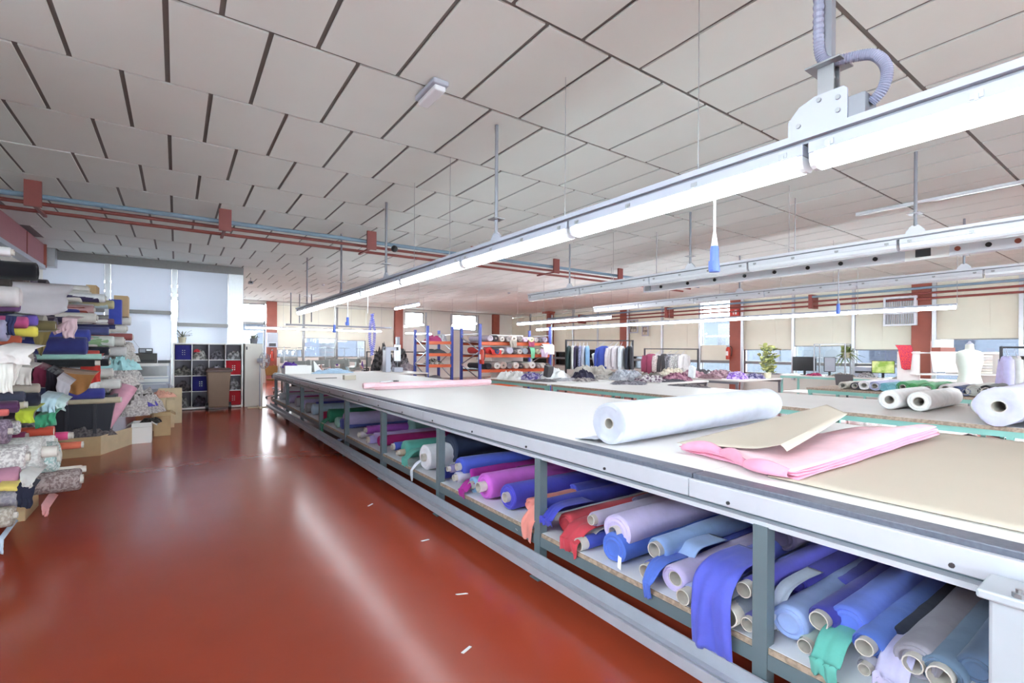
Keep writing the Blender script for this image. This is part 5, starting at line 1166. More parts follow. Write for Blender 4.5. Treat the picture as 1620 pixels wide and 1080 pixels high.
# tall white locker
lk = thing('locker', 'tall plain white locker beside the cube shelf', 'cabinet', (1.68, 14.5, 0))
MB().box(1.47, CF + 0.02, 0, 1.9, CF + 0.42, 1.66).build('body', M_WALLW, lk, bevel=0.006)
MB().box(1.48, CF, 0.03, 1.89, CF + 0.018, 1.64).build('door', M_WALLW, lk, bevel=0.004)
MB().box(1.5, CF - 0.008, 1.5, 1.53, CF, 1.58).build('lock', M_DARKM, lk)
# pedestal fan
fan = thing('pedestal_fan', 'white pedestal fan with wire cage in front of the locker', 'fan', (1.78, 13.95, 0))
MB().box(1.5, 13.92, 0.0, 2.06, 13.98, 0.03).box(1.75, 13.7, 0.0, 1.81, 13.92, 0.03).box(1.75, 13.98, 0.0, 1.81, 14.2, 0.03).build('cross_foot', mat('cream_plastic', (222, 214, 184), 0.5), fan)
MB().cyl((1.78, 13.95, 0.03), (1.78, 13.95, 1.1), 0.014, 10).build('pole', M_WPAINT, fan)
fd = Vector((0.88, -0.45, 0)).normalized()
fs = Vector((0.45, 0.88, 0)).normalized()
fc = Vector((1.84, 13.92, 1.22))
MB().cyl(fc - fd * 0.12, fc + fd * 0.0, 0.06, 14).build('motor', M_WPAINT, fan)
for s, off in ((1.0, 0.06), (0.8, 0.11), (0.55, 0.135), (0.3, 0.145), (1.0, 0.0), (0.7, -0.04)):
    MB().tube([fc + fd * off + (fs * math.cos(t) + Vector((0, 0, 1)) * math.sin(t)) * 0.21 * s for t in (2 * PI * k / 28 for k in range(29))], 0.004, 5).build('cage_ring', M_GREYM, fan)
for k in range(20):
    t = 2 * PI * k / 20
    e = fs * math.cos(t) + Vector((0, 0, 1)) * math.sin(t)
    MB().tube([fc + fd * 0.145 + e * 0.03, fc + fd * 0.12 + e * 0.15, fc + fd * 0.06 + e * 0.21, fc + e * 0.21, fc - fd * 0.04 + e * 0.14], 0.0025, 4).build('cage_wire', M_GREYM, fan)
for k in range(3):
    t = 2 * PI * k / 3
    e = fs * math.cos(t) + Vector((0, 0, 1)) * math.sin(t)
    g = fs * -math.sin(t) + Vector((0, 0, 1)) * math.cos(t)
    MB().prism([fc + fd * 0.05 + e * 0.03 - g * 0.02, fc + fd * 0.05 + e * 0.18 - g * 0.06, fc + fd * 0.05 + e * 0.19 + g * 0.05, fc + fd * 0.05 + e * 0.03 + g * 0.03], fd * 0.004).build('blade', M_DIFF, fan)
# white drawer unit with frosted front, printer and radio on top
du = thing('drawer_unit', 'white unit with grey glass front beside the cube shelf', 'cabinet', (-0.5, 14.4, 0))
MB().box(-0.95, 14.22, 0.42, -0.12, 14.62, 1.16).box(-0.95, 14.22, 0, -0.12, 14.62, 0.4).build('body', M_WPAINT, du)
MB().box(-0.9, 14.2, 0.86, -0.18, 14.22, 1.09).build('glass_front', mat('grey_glass_front', (140, 140, 142), 0.2), du)
MB().box(-0.92, 14.19, 0.83, -0.15, 14.225, 0.86).build('front_edge', M_WHITE, du)
MB().box(-0.92, 14.19, 0.72, -0.15, 14.225, 0.8).build('drawer', M_WHITE, du)
MB().box(-0.92, 14.2, 1.1, -0.14, 14.6, 1.165).build('top', M_WHITE, du)
MB().box(-0.7, 14.2, 0.45, -0.2, 14.225, 0.68).build('drawer', M_WHITE, du)
pn = thing('printer', 'squat black printer on top of the white unit', 'printer', (-0.62, 14.4, 1.165))
MB().box(-0.8, 14.25, 1.165, -0.38, 14.58, 1.4).build('body', mat('printer_grey', (62, 60, 58), 0.5), pn, bevel=0.01)
MB().box(-0.76, 14.24, 1.2, -0.42, 14.255, 1.25).build('paper_slot', M_BLACK, pn)
MB().box(-0.36, 14.3, 1.165, -0.12, 14.5, 1.23).build('side_tray', M_BLACK, pn)
rd = thing('radio', 'small grey radio with thin aerial on the black printer', 'radio', (-0.6, 14.4, 1.4))
MB().box(-0.73, 14.3, 1.4, -0.46, 14.42, 1.52).build('body', M_DARKM, rd, bevel=0.008)
MB().box(-0.71, 14.295, 1.42, -0.6, 14.3, 1.5).build('speaker_grille', M_GREYM, rd)
MB().box(-0.58, 14.295, 1.46, -0.48, 14.3, 1.5).build('display', M_STEEL, rd)
MB().cyl((-0.71, 14.36, 1.52), (-0.85, 14.36, 1.75), 0.004, 5).build('aerial', M_STEEL, rd)
carton('open white document box in front of the drawer unit', -0.62, 13.8, -0.15, 14.15, 0.42, 0.25, M_WPAINT, flaps=True)
carton('low brown carton under the white document box', -0.75, 13.75, -0.1, 14.18, 0.0, 0.42, M_CARD, flaps=False)
# potted plants on the shelf and locker
def leaf_mesh(L, w, bend, m, n=5):
    v = MB()
    def fn(u, t):
        s = math.sin(PI * min(1, t * 0.95 + 0.05)) ** 0.7
        return ((u - 0.5) * w * s, t * L * math.cos(bend * t), t * L * math.sin(0.7) - bend * 0.5 * L * t * t + abs(u - 0.5) * w * 0.25)
    v.grid(fn, 2, n)
    return v.mesh('leaf', m, smooth=True)
def plant(label, c, pot_r, pot_h, pot_m, nleaf, L, w, m, spread=0.0, stem_h=0.0, seed=1, bend=1.0, up=0.3):
    rnd = random.Random(seed)
    k = thing('potted_plant', label, 'plant', c)
    x, y, z = c
    MB().lathe((x, y, z), [(pot_r * 0.75, 0), (pot_r, pot_h), (pot_r * 0.9, pot_h), (pot_r * 0.85, pot_h * 0.85)], 16).build('pot', pot_m, k, smooth=True)
    if stem_h:
        MB().tube([(x, y, z + pot_h * 0.8), (x + 0.02, y, z + pot_h + stem_h * 0.5), (x, y + 0.02, z + pot_h + stem_h)], 0.012, 6).build('stem', mat('stem_green', (96, 104, 62), 0.7), k)
    mes = [leaf_mesh(L * s, w, bend * b, m) for s, b in ((1, 1), (0.8, 0.6), (1.15, 1.3))]
    for i in range(nleaf):
        o = bpy.data.objects.new('leaf', mes[i % 3]); COL.objects.link(o); o.parent = k
        h = pot_h * 0.9 + (stem_h * rnd.random() if stem_h else 0)
        a = i * 2.4 + rnd.random()
        o.location = (spread * math.cos(a) * rnd.random(), spread * math.sin(a) * rnd.random(), h)
        o.rotation_euler = (rnd.uniform(-0.4, 0.6) - up + 0.3, 0, a)
        s = rnd.uniform(0.75, 1.15)
        o.scale = (s, s, s)
    return k
M_LEAF = mat('green_leaf', (98, 124, 72), 0.5, rgb2=(150, 160, 96), vscale=12)
M_LEAFD = mat('dark_leaf', (92, 104, 88), 0.5, rgb2=(140, 148, 120), vscale=12)
M_POT = mat('cream_pot', (214, 206, 180), 0.6)
plant('spiky plant in a cream pot on the white cube shelf', (0.12, 14.46, CH), 0.09, 0.14, M_POT, 16, 0.34, 0.03, M_LEAFD, seed=2, bend=0.9)
plant('drooping plant in a grey pot on the white locker', (1.7, 14.5, 1.66), 0.1, 0.14, M_GREYM, 22, 0.4, 0.03, M_LEAFD, seed=4, bend=1.9)

# ================================================================== TEAL-FRAMED TABLES
def work_table(label, x0, y0, x1, y1, z, m_top, m_fr, nleg=3, shelf=None, edge=None, name='work_table', group=None):
    t = thing(name, label, 'table', ((x0 + x1) / 2, (y0 + y1) / 2, 0), group)
    MB().box(x0, y0, z - 0.035, x1, y1, z).build('top', m_top, t)
    if edge: MB().box(x0 - 0.006, y0 - 0.004, z - 0.04, x0, y1 + 0.004, z - 0.002).build('edge_band', edge, t)
    for x in (x0 + 0.03, x1 - 0.03):
        MB().box(x - 0.02, y0 + 0.02, z - 0.095, x + 0.02, y1 - 0.02, z - 0.036).build('frame_rail', m_fr, t)
        for k in range(nleg):
            y = y0 + 0.06 + (y1 - y0 - 0.12) * k / (nleg - 1)
            MB().box(x - 0.025, y - 0.025, 0, x + 0.025, y + 0.025, z - 0.095).build('leg', m_fr, t)
    if shelf: MB().box(x0 + 0.02, y0 + 0.05, shelf - 0.025, x1 - 0.02, y1 - 0.05, shelf).build('lower_shelf', m_top, t)
    return t
T2Z = 0.85
M_BENCH = mat('worn_white_bench', (226, 223, 218), 0.45, var=0.03, vscale=1.5)
work_table('long white table with teal frame behind the cutting table', 6.1, -1.2, 8.1, 7.35, T2Z, M_BENCH, M_TEAL, 5, 0.3, M_WOODE)
work_table('shorter teal-framed table with heaped garments near the racking', 6.1, 7.5, 8.1, 9.9, T2Z, M_BENCH, M_TEAL, 2, 0.3, M_WOODE)
work_table('teal-framed table with coloured rolls in front of the dress form', 9.75, -0.6, 11.0, 4.25, T2Z, M_WOODE, M_TEAL, 3, 0.4)
work_table('teal-edged desk with computers along the window wall', 15.0, 2.9, 16.1, 7.3, T2Z, M_BENCH, M_TEAL, 3, 0.35)
work_table('grey-edged table heaped with purple and pink prints', 10.75, 6.15, 12.8, 8.6, T2Z, M_BENCH, M_GREYM, 2)
work_table('table heaped with cut garments behind the long white table', 8.35, 6.5, 10.1, 9.9, T2Z, M_BENCH, M_GREYM, 2)
# stored bundles under the long white table
for i in range(9):
    y = -0.4 + i * 0.82
    heap('%s bundle of remnants under the long white table, %s from its camera end' % (['brown', 'charcoal', 'tan'][i % 3], ['first', 'second', 'third', 'fourth', 'fifth', 'sixth', 'seventh', 'eighth', 'ninth'][i]), (6.6 + 0.3 * (i % 2), y, 0.301), 0.35, 0.33, 0.28, cloth([(120, 108, 100), (88, 84, 86), (146, 134, 122)][i % 3]), i * 2.1, name='remnant_bundle', cat='cloth', group='remnants under the long white table', nr=8, na=20)
# rolls on the long white table
def tr(label, p, L, r, rgb, core, **k): return fabric_roll(label, p, L, r, cloth(rgb), core=core, **k)
tr('white paper roll on the teal-framed table, left one of a pair', (6.78, 2.06, T2Z + 0.115), 1.2, 0.112, (236, 236, 236), 0.05, prot=0.0, lump=0.01, squash=0.0, seed=2)
tr('white paper roll on the teal-framed table, right one of a pair', (6.82, 1.80, T2Z + 0.115), 1.25, 0.112, (238, 238, 236), 0.055, prot=0.0, lump=0.01, squash=0.0, seed=5)
tr('single white paper roll beside the loose lilac roll', (6.85, 1.27, T2Z + 0.115), 1.15, 0.112, (240, 240, 238), 0.06, prot=0.0, lump=0.01, squash=0.0, seed=6)
tr('big loose lilac grey cloth roll on the teal-framed table', (5.98, 1.02, T2Z + 0.185), 1.8, 0.172, (200, 200, 222), 0.055, prot=0.0, lump=0.1, squash=0.02, seed=8)
o = None and sheet('loose_cloth', cloth((200, 200, 222)), [(6.5, 1.02, T2Z + 0.34), (6.25, 1.02, T2Z + 0.33), (6.1, 1.02, T2Z + 0.22), (6.06, 1.02, T2Z + 0.05), (6.03, 1.02, T2Z - 0.1)], 0.38, None, 3, 0.05, (0, 1, 0), taper=0.3)
tr('teal blue cloth roll at the picture edge on the teal-framed table', (6.05, 0.67, T2Z + 0.135), 1.5, 0.13, (96, 150, 186), 0.05, prot=0.0, lump=0.1, seed=9)
tr('grey beige roll behind the lilac grey roll', (7.6, 1.0, T2Z + 0.1), 1.0, 0.095, (176, 172, 168), 0.03, prot=0.0, seed=10)
# rolls on the narrower table
for i, (y, x, r, rgb, core, lab) in enumerate((
    (3.704, 9.9, 0.069, (206, 200, 190), 0.046, 'thin cream roll with bare core on the teal-framed table by the windows'),
    (3.516, 9.9, 0.068, (70, 66, 76), 0.045, 'thin charcoal roll on the teal-framed table by the windows'),
    (3.372, 9.9, 0.089, (226, 222, 224), 0.044, 'white roll with grey core on the teal-framed table by the windows'),
    (3.214, 9.9, 0.087, (176, 176, 206), 0.044, 'lilac roll with dark core on the teal-framed table by the windows'),
    (3.087, 9.9, 0.076, (120, 180, 196), None, 'turquoise crumpled roll on the teal-framed table by the windows'),
    (2.964, 9.9, 0.075, (130, 190, 204), None, 'aqua crumpled roll on the teal-framed table by the windows'),
    (2.826, 9.9, 0.095, (84, 150, 104), 0.042, 'leaf green roll with dark core on the teal-framed table by the windows'),
    (2.7, 9.9, 0.083, (90, 160, 100), None, 'bright green wrinkled roll on the teal-framed table by the windows'),
    (2.61, 9.9, 0.051, (74, 96, 170), 0.031, 'small blue roll on the teal-framed table by the windows'),
    (2.498, 9.9, 0.091, (104, 164, 120), 0.041, 'long green roll on the teal-framed table by the windows'),
    (2.282, 9.9, 0.089, (216, 210, 210), 0.06, 'white roll with wide dark core on the teal-framed table by the windows'),
    (2.148, 9.9, 0.078, (84, 96, 136), 0.039, 'slate blue roll on the teal-framed table by the windows'),
    (2.053, 9.9, 0.068, (110, 116, 146), 0.039, 'grey blue roll on the teal-framed table by the windows'),
    (1.954, 9.9, 0.096, (176, 174, 168), None, 'crumpled stone grey roll on the teal-framed table by the windows'),
    (1.822, 9.9, 0.094, (44, 42, 44), 0.057, 'black roll with white ringed core on the teal-framed table by the windows'))):
    fabric_roll(lab, (x, y, T2Z + r * 1.02), 1.05, r, cloth(rgb), core=core, prot=0.01, seed=100 + i, lump=0.12, group='coloured rolls on the teal-framed table by the windows', n=16, seg=8)
# ---- heaps of garments
for i, (x, y, a, b, h, rgb, rgb2, lab) in enumerate((
    (6.45, 9.2, 0.35, 0.35, 0.25, (236, 234, 232), None, 'white cloth spilling over the corner of the teal-framed table'),
    (6.75, 8.8, 0.3, 0.25, 0.22, (92, 80, 150), (190, 180, 206), 'purple and white print heap on the teal-framed table'),
    (7.3, 8.7, 0.45, 0.35, 0.32, (240, 240, 240), None, 'stack of white cut pieces on the teal-framed table'),
    (7.75, 8.2, 0.25, 0.3, 0.3, (58, 56, 78), None, 'dark navy garment pile beside the white pieces'),
    (7.4, 7.8, 0.3, 0.25, 0.1, (206, 200, 196), (120, 112, 116), 'flat scraps on the end of the teal-framed table'),
    (8.7, 8.9, 0.5, 0.6, 0.42, (196, 190, 182), None, 'greige garment heap on the back table'),
    (8.7, 7.7, 0.45, 0.4, 0.3, (206, 208, 216), (166, 170, 182), 'pale blue grey garment heap on the back table'),
    (8.6, 7.0, 0.4, 0.3, 0.2, (216, 210, 210), (110, 84, 108), 'white and plum garment pieces on the back table'),
    (9.2, 7.5, 0.45, 0.35, 0.22, (124, 118, 110), None, 'olive grey folded garment on the back table'),
    (9.6, 8.4, 0.45, 0.4, 0.28, (176, 168, 168), (110, 104, 112), 'grey patterned garment heap behind the olive one'),
    (9.6, 7.0, 0.4, 0.3, 0.26, (190, 140, 156), (136, 84, 110), 'rose print garment heap on the back table'),
    (8.0, 5.6, 0.12, 0.5, 0.06, (150, 146, 150), (96, 92, 98), 'thin grey offcuts along the back edge of the white table'),
    (7.6, 6.7, 0.4, 0.35, 0.1, (170, 166, 176), (110, 108, 116), 'grey jersey pieces on the white table end'),
    (11.0, 8.2, 0.4, 0.3, 0.3, (214, 206, 188), (190, 180, 160), 'ivory garment heap on the print table'),
    (11.2, 7.7, 0.4, 0.35, 0.26, (196, 160, 168), (140, 104, 120), 'pink paisley print heap on the print table'),
    (11.5, 7.1, 0.4, 0.35, 0.28, (180, 150, 156), (120, 92, 104), 'dusty mauve print heap on the print table'),
    (11.5, 6.6, 0.35, 0.25, 0.26, (120, 76, 176), (200, 180, 214), 'purple and white floral heap on the print table'),
    (12.0, 6.45, 0.3, 0.22, 0.2, (70, 66, 110), (160, 156, 176), 'indigo print garment on the print table corner'),
    (12.4, 7.6, 0.4, 0.4, 0.2, (206, 204, 202), (150, 150, 150), 'pale paper and cloth clutter on the print table'))):
    heap(lab, (x, y, T2Z + 0.001), a, b, h, cloth(rgb, rgb2, 16.0) if rgb2 else cloth(rgb), seed=20 + i * 1.3, name='garment_heap', cat='garment pile', group='garment heaps on the tables', rough=0.5, freq=3.2)
for i, (x, y, rgb, lab) in enumerate(((7.0, 8.55, (70, 66, 70), 'black clip on the white cut pieces'), (9.75, 6.7, (226, 228, 232), 'white card standing on the back table'))):
    o = MB().obox((x, y, T2Z + 0.2), (0.12, 0.05, 0), (-0.02, 0.05, 0.02), (0.02, 0, 0.12)).build('pattern_card', cloth(rgb))
    tag(o, lab, 'card')

EXTRA = [(8.5, 8.3, 0.35, 0.3, 0.14, (216, 212, 206), 'ivory sleeve pieces between the greige heap and blue grey heap'), (8.95, 7.1, 0.3, 0.25, 0.1, (150, 120, 140), 'mauve cut piece under the olive grey garment'),
 (9.0, 8.2, 0.4, 0.35, 0.2, (150, 146, 138), 'taupe jersey tangle in the middle of the back table'), (9.3, 9.3, 0.4, 0.3, 0.22, (180, 176, 178), 'pale grey tangle by the dark clothes rail'),
 (9.85, 7.7, 0.2, 0.35, 0.16, (226, 216, 200), 'cream blouse crumpled at the back table edge'), (9.0, 6.75, 0.45, 0.2, 0.07, (96, 92, 100), 'thin charcoal offcut along the end of the back table'),
 (7.7, 9.4, 0.35, 0.3, 0.2, (226, 222, 216), 'off-white bundle at the far end of the teal-framed table'), (7.0, 9.5, 0.3, 0.25, 0.18, (170, 160, 170), 'dusky lilac bundle at the far end of the teal-framed table'),
 (7.2, 8.2, 0.4, 0.25, 0.08, (216, 216, 222), 'flat white sheet corner on the teal-framed table'), (6.6, 8.2, 0.25, 0.3, 0.07, (150, 146, 150), 'flat grey strip on the teal-framed table'),
 (10.95, 7.0, 0.2, 0.3, 0.14, (150, 120, 126), 'brown rose print corner on the print table'), (11.9, 7.1, 0.35, 0.3, 0.18, (176, 166, 180), 'grey lilac garment behind the purple floral heap'),
 (12.2, 8.1, 0.35, 0.3, 0.25, (96, 92, 96), 'charcoal striped garment at the back of the print table'), (11.6, 8.3, 0.35, 0.25, 0.3, (206, 204, 200), 'white and grey garment beside the ivory heap')]
for i, (x, y, a, b, h, rgb, lab) in enumerate(EXTRA):
    heap(lab, (x, y, T2Z + 0.001), a, b, h, cloth(rgb, tuple(int(v * 0.78) for v in rgb), 12.0, (0.35, 0.65)), seed=300 + i * 2.7, name='garment_heap', cat='garment pile', group='garment heaps on the tables', rough=0.6, freq=2.6)
# ================================================================== GARMENT RAILS
def garment(label, hook, ang, rgb, rgb2=None, w=0.21, h=0.66, dep=0.05, sleeves=True, seed=0, group=None, m=None):
    """garment on a hanger; ang is the direction its shoulders point to"""
    hx, hy, hz = hook
    k = thing('hanging_garment', label, 'garment', (hx, hy, hz - 0.16 - h), group)
    a = Vector((math.cos(ang), math.sin(ang), 0))
    b = Vector((-a.y, a.x, 0))
    rings = []
    for q, (ws, ds, dz) in enumerate(((0.28, 0.7, 0.0), (0.6, 0.9, -0.02), (0.98, 1.0, -0.07), (1.02, 1.1, -0.12), (0.94, 1.25, -0.25), (0.92, 1.3, -0.4), (0.98, 1.35, -0.55), (1.02, 1.35, -h))):
        c = Vector((hx, hy, hz - 0.13 + dz))
        ring = []
        for t in range(16):
            th = 2 * PI * t / 16
            f = 1 + 0.12 * nz(math.cos(th) * 2 + seed, math.sin(th) * 2, q * 0.4) * (q / 4)
            ring.append(c + a * (w * ws * math.cos(th)) + b * (dep * ds * math.sin(th) * f * (1 + 0.35 * (q / 7) * math.sin(th * 5 + seed))))
        rings.append(ring)
    mm = m or (cloth(rgb, rgb2, 40.0) if rgb2 else cloth(rgb))
    MB().loft(rings).build('body', mm, k, smooth=True)
    if sleeves:
        for s in (-1, 1):
            p0 = Vector((hx, hy, hz - 0.2)) + a * (s * w * 0.9)
            MB().tube([p0, p0 + a * (s * 0.05) + Vector((0, 0, -0.2)), p0 + a * (s * 0.06) + Vector((0, 0, -h * 0.78))], [dep * 0.95, dep * 0.95, dep * 0.75], 10).build('sleeve', mm, k, smooth=True)
    hg = MB().tube([(hx, hy, hz - 0.02), (hx, hy, hz + 0.012), (hx + 0.012, hy, hz + 0.02), (hx + 0.02, hy, hz + 0.005)], 0.0035, 5)
    hg.tube([Vector((hx, hy, hz - 0.16)) - a * w * 0.85, Vector((hx, hy, hz - 0.05)), Vector((hx, hy, hz - 0.02)), Vector((hx, hy, hz - 0.05)), Vector((hx, hy, hz - 0.16)) + a * w * 0.85], 0.006, 6)
    hg.build('hanger', M_WPAINT, k)
    return k
def rail(label, p, q, z, m=None, low=True):
    m = m or M_DARKM
    k = thing('garment_rail', label, 'clothes rail', ((p[0] + q[0]) / 2, (p[1] + q[1]) / 2, 0))
    MB().cyl((p[0], p[1], z), (q[0], q[1], z), 0.016, 8).build('top_bar', m, k)
    d = (Vector(q + (0,)) - Vector(p + (0,))).normalized()
    s = Vector((-d.y, d.x, 0))
    for e in (p, q):
        MB().box(e[0] - 0.02, e[1] - 0.02, 0.05, e[0] + 0.02, e[1] + 0.02, z + 0.02).build('post', m, k)
        MB().bar((e[0] - s.x * 0.25, e[1] - s.y * 0.25, 0.035), (e[0] + s.x * 0.25, e[1] + s.y * 0.25, 0.035), 0.04, 0.03).build('foot', m, k)
    if low: MB().cyl((p[0], p[1], 0.2), (q[0], q[1], 0.2), 0.012, 8).build('lower_bar', m, k)
    return k
def lerp2(p, q, t): return (p[0] + (q[0] - p[0]) * t, p[1] + (q[1] - p[1]) * t)
A1, A2 = (8.0, 9.95), (9.75, 8.75)
# keep clear of the back table: the rail stands beyond it
A1, A2 = (8.75, 10.45), (10.25, 9.45) if False else (10.45, 10.2)
A1, A2 = (9.05, 10.28), (10.62, 9.22)
rail('dark clothes rail with blouses behind the garment tables', A1, A2, 1.82)
ra = math.atan2(A2[1] - A1[1], A2[0] - A1[0])
GR = 'garments on the dark clothes rail'
for i, (t, rgb, rgb2, lab, w, turn) in enumerate((
    (0.04, (40, 56, 56), None, 'dark green garment at the end of the dark rail', 0.2, 1.2), (0.10, (210, 210, 206), None, 'pale grey garment beside the dark green one', 0.18, 1.4),
    (0.15, (58, 50, 74), None, 'dark plum garment on the dark rail', 0.2, 1.2), (0.21, (150, 150, 176), (90, 90, 120), 'blue and white print garment on the dark rail', 0.2, 1.3),
    (0.27, (170, 172, 186), None, 'silver grey garment on the dark rail', 0.2, 1.2), (0.32, (120, 156, 190), None, 'sky blue garment on the dark rail', 0.2, 1.3),
    (0.57, (60, 74, 150), None, 'royal blue sweater facing out on the dark rail', 0.21, 0.0), (0.70, (200, 190, 194), None, 'pale mauve blouse on the dark rail', 0.21, 0.5),
    (0.77, (196, 188, 192), None, 'dusty mauve blouse on the dark rail', 0.21, 0.8), (0.84, (206, 208, 212), None, 'pale grey blouse on the dark rail', 0.2, 1.0),
    (0.93, (46, 50, 62), None, 'black garment on the dark rail by the red column', 0.2, 1.1), (0.98, (60, 60, 66), None, 'charcoal garment last on the dark rail', 0.2, 1.3))):
    x, y = lerp2(A1, A2, t)
    garment(lab, (x, y, 1.8), ra + turn, rgb, rgb2, w=w, seed=i, group=GR)
B1, B2 = (11.35, 9.25), (12.75, 8.9)
B1, B2 = (11.9, 9.85), (13.25, 8.9)
rail('dark clothes rail with bagged coats in front of the bright window', B1, B2, 1.6)
rb = math.atan2(B2[1] - B1[1], B2[0] - B1[0])
for i, (t, rgb, rgb2, lab, turn) in enumerate((
    (0.12, (132, 60, 84), None, 'plum garment in a plastic bag on the coat rail', 0.2), (0.28, (206, 196, 190), (150, 140, 140), 'cream patterned coat on the coat rail', 0.6), (0.36, (60, 58, 60), None, 'black coat on the coat rail', 0.6),
    (0.5, (150, 150, 156), (70, 70, 76), 'grey striped coat on the coat rail', 0.2), (0.62, (120, 118, 116), (200, 198, 196), 'black and white tweed coat on the coat rail', 0.4), (0.74, (210, 206, 206), None, 'pale coat on the coat rail', 0.8))):
    x, y = lerp2(B1, B2, t)
    garment(lab, (x, y, 1.58), rb + turn, rgb, rgb2, w=0.22, h=0.62, dep=0.09, seed=30 + i, group='coats on the rail by the bright window')
C1, C2 = (11.9, 2.0), (12.8, 0.6)
rail('dark clothes rail with black coat and bagged shirts at the picture edge', C1, C2, 1.62)
rc_ = math.atan2(C2[1] - C1[1], C2[0] - C1[0])
M_BAG = mat('clear_garment_bag', (206, 208, 226), 0.25, var=0.06, vscale=18, trans=0.3)
for i, (t, rgb, lab, turn, mm) in enumerate((
    (0.04, (186, 182, 222), 'lilac shirt on the rail beside the dress form', 1.3, None), (0.11, (200, 200, 196), 'pale grey shirt on the rail beside the dress form', 1.3, None), (0.19, (52, 48, 46), 'black coat with white ticket on the rail beside the dress form', 1.2, None),
    (0.27, (58, 54, 54), 'charcoal jacket on the rail beside the dress form', 1.3, None), (0.4, (206, 208, 226), 'bagged pale blue shirt behind the dark rail post', 0.3, M_BAG), (0.55, (206, 206, 222), 'bagged shirt at the picture edge', 0.5, M_BAG), (0.7, (210, 210, 220), 'second bagged shirt at the picture edge', 0.5, M_BAG))):
    x, y = lerp2(C1, C2, t)
    garment(lab, (x, y, 1.6), rc_ + turn, rgb, None, w=0.22, h=0.75, dep=0.08, seed=50 + i, group='garments on the rail beside the dress form', m=mm)
# dress forms
def dress_form(label, c, rot, s=1.0):
    k = thing('dress_form', label, 'mannequin', c)
    x, y, z = c
    prof = ((0.16, 0.11, 0.0), (0.185, 0.125, 0.06), (0.19, 0.125, 0.12), (0.15, 0.10, 0.24), (0.135, 0.095, 0.3), (0.16, 0.115, 0.4), (0.175, 0.13, 0.46), (0.185, 0.11, 0.54), (0.20, 0.085, 0.6), (0.16, 0.07, 0.635), (0.06, 0.05, 0.66), (0.052, 0.05, 0.7), (0.05, 0.048, 0.74))
    a, b = Vector((math.cos(rot), math.sin(rot), 0)), Vector((-math.sin(rot), math.cos(rot), 0))
    rings = [[Vector((x, y, z + 0.82 + dz * s)) + a * (w * s * math.cos(t)) + b * (d * s * math.sin(t)) for t in (2 * PI * q / 20 for q in range(20))] for w, d, dz in prof]
    MB().loft(rings).build('torso', mat('dress_form_linen', (222, 224, 214), 0.75, var=0.02), k, smooth=True)
    MB().lathe((x, y, z + 0.82 + 0.74 * s), [(0.045, 0), (0.045, 0.015), (0.02, 0.03), (0.018, 0.05), (0.006, 0.06)], 12).build('neck_cap', M_WPAINT, k, smooth=True)
    MB().cyl((x, y, z + 0.05), (x, y, z + 0.83), 0.018, 10).build('pole', M_STEEL, k)
    for q in range(4):
        t = q * PI / 2 + 0.4
        MB().tube([(x, y, z + 0.1), (x + 0.22 * math.cos(t), y + 0.22 * math.sin(t), z + 0.015)], 0.014, 6).build('foot', M_DARKM, k)
dress_form('large pale dress form beside the pattern shelf', (11.35, 2.3, 0), -0.6, 1.15)
dress_form('pale dress form on the dark clothes rail side', (10.0, 9.95, 0), -0.6, 1.0)

# ================================================================== PALLET RACKING WITH ROLLS
def upright_frame(k, x, y0, y1, h):
    for y in (y0, y1):
        MB().box(x - 0.04, y - 0.035, 0, x + 0.04, y + 0.035, h if y == y0 else h - 0.1).build('upright', M_TRACK, k)
    zs = [0.15, 0.6, 1.05, 1.5, 1.95]
    for i in range(len(zs) - 1):
        a, b = (y0, y1) if i % 2 else (y1, y0)
        MB().bar((x, a, zs[i]), (x, b, zs[i + 1]), 0.03, 0.025).build('brace', M_STEEL, k)
    MB().bar((x, y0, 2.05), (x, y1, 2.05), 0.03, 0.025).build('brace', M_STEEL, k)
def rack(label, x0, x1, y0, y1, levels, h):
    k = thing('pallet_rack', label, 'rack', ((x0 + x1) / 2, (y0 + y1) / 2, 0))
    for x in (x0, x1): upright_frame(k, x, y0, y1, h)
    for z in levels:
        for y in (y0, y1): MB().box(x0 + 0.04, y - 0.025, z - 0.1, x1 - 0.04, y + 0.025, z).build('beam', M_ORANGE, k)
        MB().box(x0 + 0.04, y0 + 0.03, z - 0.03, x1 - 0.04, y1 - 0.03, z).build('deck', M_STEEL, k)
    return k
rack('blue and orange pallet rack stacked with fabric rolls beyond the tables', 7.85, 10.7, 13.0, 14.2, (0.45, 0.92, 1.4, 1.8), 2.36)
rack('blue and orange pallet rack behind the first, with a pink bundle on top', 6.75, 7.65, 14.5, 15.5, (0.5, 1.05, 1.42, 1.82), 2.32)
rnd = random.Random(12)
tiers = [(1.8, [(196, 186, 196), (60, 56, 60), (216, 212, 204), (150, 142, 140), (206, 196, 186), (120, 112, 108), (196, 178, 200), (222, 216, 170), (170, 160, 160), (96, 90, 96), (160, 150, 170)], 'top tier'),
         (1.4, [(196, 52, 50), (70, 80, 120), (226, 222, 216), (180, 176, 190), (90, 86, 92), (206, 200, 196), (150, 160, 170), (110, 70, 84), (170, 176, 150), (214, 206, 214), (130, 120, 120)], 'middle tier'),
         (0.92, [(44, 44, 50), (200, 196, 190), (170, 150, 140), (120, 116, 120), (216, 210, 204), (64, 60, 70), (180, 170, 160), (220, 216, 214), (140, 130, 130), (190, 186, 180), (90, 84, 84)], 'lower tier')]
cn = lambda c: ('white' if sum(c) > 600 else 'pale' if sum(c) > 500 else 'grey' if sum(c) > 330 else 'dark')
